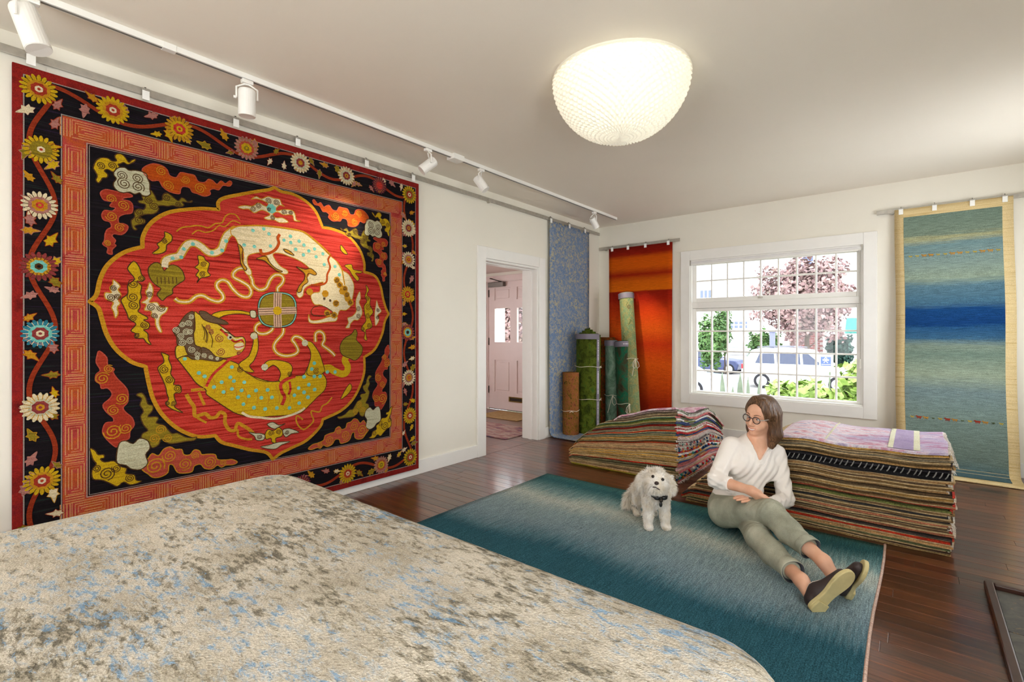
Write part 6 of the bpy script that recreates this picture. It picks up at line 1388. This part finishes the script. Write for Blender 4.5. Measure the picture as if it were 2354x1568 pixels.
tree('hedge_bush', 'green bush left of the red maple trunk', 'bush', (-3.0, 29.6, GZ), (-3.0, 29.6, .5), (.85, .5, 1.0), 2200, .15, HEDG, 14)
tree('hedge_bush', 'dark teal hedge right of the brick wall', 'bush', (.55, 29.4, GZ), (.5, 29.4, .42), (.62, .5, .95), 2200, .15, DKG, 15)
tree('maple_tree', 'small red leaved tree seen through the front door panes', 'tree', (-6.6, 12, GZ), (-6.4, 12, 1.5), (.75, .7, 1.2), 2200, .13, MAPLE, 17)
pc = thing('porch_column', 'white porch column seen through the front door pane', 'column', (-3.72, 8.2, -.55)); MB().box(-.12, .12, -.12, .12, .12, 3.4).build('shaft', WHITE, pc, bevel=.01); MB().box(-.16, .16, -.16, .16, 0, .12).build('base', WHITE, pc, bevel=.01)
# sword-leaved plant
sp_ = thing('sword_plant', 'grey green plant with broad pointed upright leaves below the window', 'plant', (1.25, 8.0, -.55)); SWD = plain('sword_leaf', (124, 138, 120), .6, var=.15, vs=10); rs = random.Random(2)
for i, (x, z) in enumerate(((-.42, .30), (-.34, .22), (-.22, .20), (-.12, .65), (-.02, .44), (.07, .64), (.12, .30), (.24, .60), (.35, .57), (.31, .34), (.44, .32), (.5, .26))):
    w = rs.uniform(.035, .055); y = rs.uniform(-.12, .12); ln = .06 * rs.uniform(-1, 1); H_ = z + .55
    P_ = [(-w * .7, 0), (w * .7, 0), (w, H_ * .6), (w * .6, H_ * .85), (0, H_), (-w * .6, H_ * .85), (-w, H_ * .6)]
    MB().prism(P_, lambda a, h: (x + a + ln * h, y + .02 * h * h, h), lambda a, h: (x + a + ln * h, y + .012 + .02 * h * h + .01 * (1 - abs(a) / .04), h)).build('sword_leaf', SWD, sp_)
# yard sign
sg = thing('yard_sign', 'white yard sign with a blue square and white ribbon figure on a stake', 'sign', (2.24, 10, -.56))
MB().box(-.11, .10, -.004, .004, 1.12, 1.45).build('sign_board', WHITE, sg); MB().box(-.085, .065, -.007, -.004, 1.255, 1.41).build('blue_panel', plain('sign_blue', (96, 116, 190), .5), sg)
b = MB(); cx_, cz_ = -.01, 1.352
b.tube([(cx_ + .014 * cos(q), -.009, cz_ + .028 + .016 * sin(q)) for q in np.linspace(0, 2 * pi, 13)[:-1]], .006, 5, closed=True)
for s in (-1, 1):
    b.tube([(cx_ + s * .026 + .018 * cos(q), -.009, cz_ + .002 + .011 * sin(q)) for q in np.linspace(0, 2 * pi, 13)[:-1]], .0055, 5, closed=True)
    b.tube([(cx_ + s * .004, -.009, cz_ - .004), (cx_ + s * .012, -.009, cz_ - .03), (cx_ + s * .03, -.009, cz_ - .046)], .006, 5)
b.build('ribbon_figure', WHITE, sg); b = MB()
for i in range(14): b.box(-.072 + i * .0096, -.072 + i * .0096 + rs.uniform(.004, .008), -.008, -.006, 1.272, 1.284)
b.build('sign_lettering', WHITE, sg); MB().tube([(.05, 0, 1.15), (.03, .0, .5), (-.0, 0, 0)], .012, 6).build('stake', plain('stake_green', (120, 134, 110), .7), sg)
# cars parked along the kerb
CARGL = plain('car_glass', (58, 66, 88), .1); TYRE = plain('tyre', (30, 30, 34), .8); RIM = plain('alloy_rim', (190, 192, 198), .3, .6); TAILR = plain('tail_light_red', (190, 40, 50), .3)
def car(label, paint, x, y, low, cabin, gl, wheels, W=1.8, wr=.34, tail=None):
    t = thing('car', label, 'car', (x, y, GZ)); 
    MB().prism(low, lambda a, h: (a, -W / 2, h), lambda a, h: (a, W / 2, h)).build('car_body', paint, t, bevel=.06)
    MB().prism(cabin, lambda a, h: (a, -W / 2 + .06 + (h - .9) * .22, h), lambda a, h: (a, W / 2 - .06 - (h - .9) * .22, h)).build('car_cabin', paint, t, bevel=.05)
    for g in gl: MB().prism(g, lambda a, h: (a, -W / 2 + .045 + (h - .9) * .22, h), lambda a, h: (a, W / 2 - .045 - (h - .9) * .22, h)).build('side_window', CARGL, t)
    for a in wheels:
        w = MB(); w.cyl((a, -W / 2 - .01, wr), (a, -W / 2 + .2, wr), wr, n=24); w = w.build('wheel', TYRE, t, bevel=.03); MB().cyl((a, -W / 2 - .02, wr), (a, -W / 2 - .012, wr), wr * .66, n=16).build('hub_cap', RIM, w)
        w2 = MB(); w2.cyl((a, W / 2 - .2, wr), (a, W / 2 + .01, wr), wr, n=20); w2.build('wheel', TYRE, t)
    if tail: MB().box(tail[0], tail[0] + .1, -W / 2 - .005, -W / 2 + .3, tail[1], tail[1] + .22).build('tail_light', TAILR, t, bevel=.02)
    return t
WPAINT = plain('white_car_paint', (226, 228, 232), .25, var=.01); BPAINT = plain('navy_car_paint', (70, 80, 120), .2, var=.02); SPAINT = plain('silver_car_paint', (170, 176, 200), .22, .3, var=.02)
suv = car('white family car parked behind the yard sign', WPAINT, -2.75, 25, [(0, .3), (4.6, .3), (4.65, .75), (4.5, 1.0), (3.4, 1.08), (.1, 1.1), (-.02, .8)], [(.12, 1.08), (3.5, 1.08), (2.7, 1.72), (2.2, 1.8), (.7, 1.8), (.35, 1.7)],
    [[(.55, 1.12), (1.35, 1.12), (1.3, 1.56), (.72, 1.56)], [(1.45, 1.12), (2.35, 1.12), (2.3, 1.6), (1.4, 1.6)], [(2.45, 1.12), (3.15, 1.12), (2.62, 1.58), (2.4, 1.6)]], (.85, 3.7), tail=(-.01, .85))
b = MB()
for y in (-.62, .62): b.tube([(.6, y, 1.83), (.9, y, 1.87), (2.1, y, 1.87), (2.4, y, 1.83)], .022, 6)
b.build('roof_rails', plain('roof_rail_grey', (110, 112, 122), .4), suv)
car('dark blue car parked behind the hedge on the far side', BPAINT, -9.3, 32, [(0, .25), (4.5, .25), (4.6, .6), (4.4, .82), (3.3, .92), (.9, .95), (.05, .85)], [(.5, .92), (3.4, .92), (2.6, 1.36), (2.0, 1.42), (1.3, 1.36)],
    [[(.9, .95), (1.9, .95), (1.9, 1.3), (1.35, 1.28)], [(2.0, .95), (3.05, .95), (2.5, 1.28), (2.0, 1.31)]], (.8, 4.05), wr=.32)
car('silver blue car parked nearest to the window', SPAINT, -6.2, 20, [(0, .25), (4.2, .25), (4.3, .55), (4.0, .78), (3.0, .86), (.7, .9), (.0, .8)], [(.5, .86), (3.0, .86), (2.3, 1.3), (1.7, 1.36), (1.1, 1.3)], [[(.9, .9), (2.6, .9), (2.15, 1.24), (1.2, 1.24)]], (.7, 3.05), wr=.32)
# houses
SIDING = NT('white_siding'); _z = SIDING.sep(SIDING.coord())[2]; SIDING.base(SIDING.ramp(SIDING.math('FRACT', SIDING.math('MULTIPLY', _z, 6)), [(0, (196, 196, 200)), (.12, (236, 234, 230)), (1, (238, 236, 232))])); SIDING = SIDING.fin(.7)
ROOFM = plain('roof_shingle', (150, 140, 140), .9, var=.15); WPANE = plain('far_window_pane', (96, 108, 140), .15)
def house(label, x0, x1, y0, y1, h, ridge, wins, along=True):
    t = thing('house', label, 'house', ((x0 + x1) / 2, y0, GZ)); w = (x1 - x0) / 2
    MB().box(-w, w, 0, y1 - y0, 0, h).build('wall', SIDING, t)
    if along: MB().prism([(-w - .3, h - .1), (w + .3, h - .1), (0, h + ridge)], lambda a, z: (a, -.3, z), lambda a, z: (a, y1 - y0, z)).build('roof', ROOFM, t)
    else: MB().prism([(-.35, h - .15), (y1 - y0, h - .15), ((y1 - y0) / 2, h + ridge)], lambda a, z: (-w - .2, a, z), lambda a, z: (w + .2, a, z)).build('roof', ROOFM, t)
    for (a0, a1, z0, z1, nx, nz_) in wins:
        f = MB().box(a0 - .1, a1 + .1, -.06, 0, z0 - .1, z1 + .1).build('window_frame', WHITE, t)
        for i in range(nx):
            for k in range(nz_): MB().box(a0 + (a1 - a0) * i / nx + .05, a0 + (a1 - a0) * (i + 1) / nx - .05, -.075, -.055, z0 + (z1 - z0) * k / nz_ + .04, z0 + (z1 - z0) * (k + 1) / nz_ - .04).build('window_pane', WPANE, f)
    return t
house('white sided house with two rows of windows across the street', -13.5, -4.2, 42, 50, 9.6, 1.5, [(-1.75, -.75, 5.4, 6.1, 3, 1), (.62, 2.0, 2.85, 3.45, 4, 2)], False)
house('white house wing with pale lower roof beside the maple', -3.75, -2.25, 43.5, 52, 10.6, 2.0, [(-.45, .45, 7.4, 9.0, 1, 3)], False)
h2 = house('narrow white house with green awning at the far right', -1.6, 5, 38, 46, 8.5, 2.4, [(1.4, 2.6, 2.0, 3.6, 2, 2)])
AWN = plain('green_awning', (40, 120, 110), .7); MB().prism([(0, 3.45), (-1.0, 2.55), (-1.0, 2.45), (0, 3.3)], lambda a, z: (-1.7, a, z), lambda a, z: (-.5, a, z)).build('awning', AWN, h2)
# brick garden wall: single bricks where they show largest, on a mortar core
BRK = pile('brick_clay', [(130, 72, 70), (160, 96, 90), (116, 64, 66)], (2, 2, 2), 3, 40, .15)
bw_ = thing('brick_wall', 'red brick wall between the hedges across the street', 'wall', (-1.05, 30, GZ)); MB().box(-.75, .75, .01, .3, 0, 2.55).build('mortar_core', plain('mortar', (190, 180, 176), .9), bw_)
bm0 = None
for r_ in range(20):
    for c_ in range(6):
        x = -.62 + c_ * .25 + (.125 if r_ % 2 else 0)
        if x > .7: continue
        if bm0 is None: o = MB().box(-.115, .115, -.0, .05, -.05, .05).build('brick', BRK, bw_); bm0 = o.data
        else: o = link('brick', bm0, bw_)
        o.location = (x, 0, .1 + r_ * .122)
bw2 = thing('brick_wall', 'low red brick wall beside the grey garage door', 'wall', (-3.3, 31, GZ)); MB().box(-.6, .6, .01, .3, 0, 2.4).build('mortar_core', MATS['mortar'], bw2)
for r_ in range(19):
    for c_ in range(5): o = link('brick', bm0, bw2); o.location = (-.48 + c_ * .24 + (.06 if r_ % 2 else -.03), 0, .1 + r_ * .122)
gd = thing('garage', 'pale garage with grey panelled door behind the cars', 'garage', (-5.1, 34, GZ)); MB().box(-1.2, 1.2, 0, 3, 0, 2.6).build('wall', SIDING, gd)
for k in range(4): MB().box(-1.0, 1.0, -.04, 0, .05 + k * .5, .52 + k * .5).build('door_panel', plain('garage_grey', (186, 188, 196), .5), gd, bevel=.02)
po = thing('gate_post', 'grey post beside the brick wall', 'post', (-1.55, 24.5, GZ)); MB().box(-.1, .1, -.1, .1, 0, 2.5).build('shaft', plain('post_grey', (120, 124, 146), .6), po, bevel=.01); MB().box(-.13, .13, -.13, .13, 2.5, 2.58).build('cap', MATS['post_grey'], po, bevel=.02)
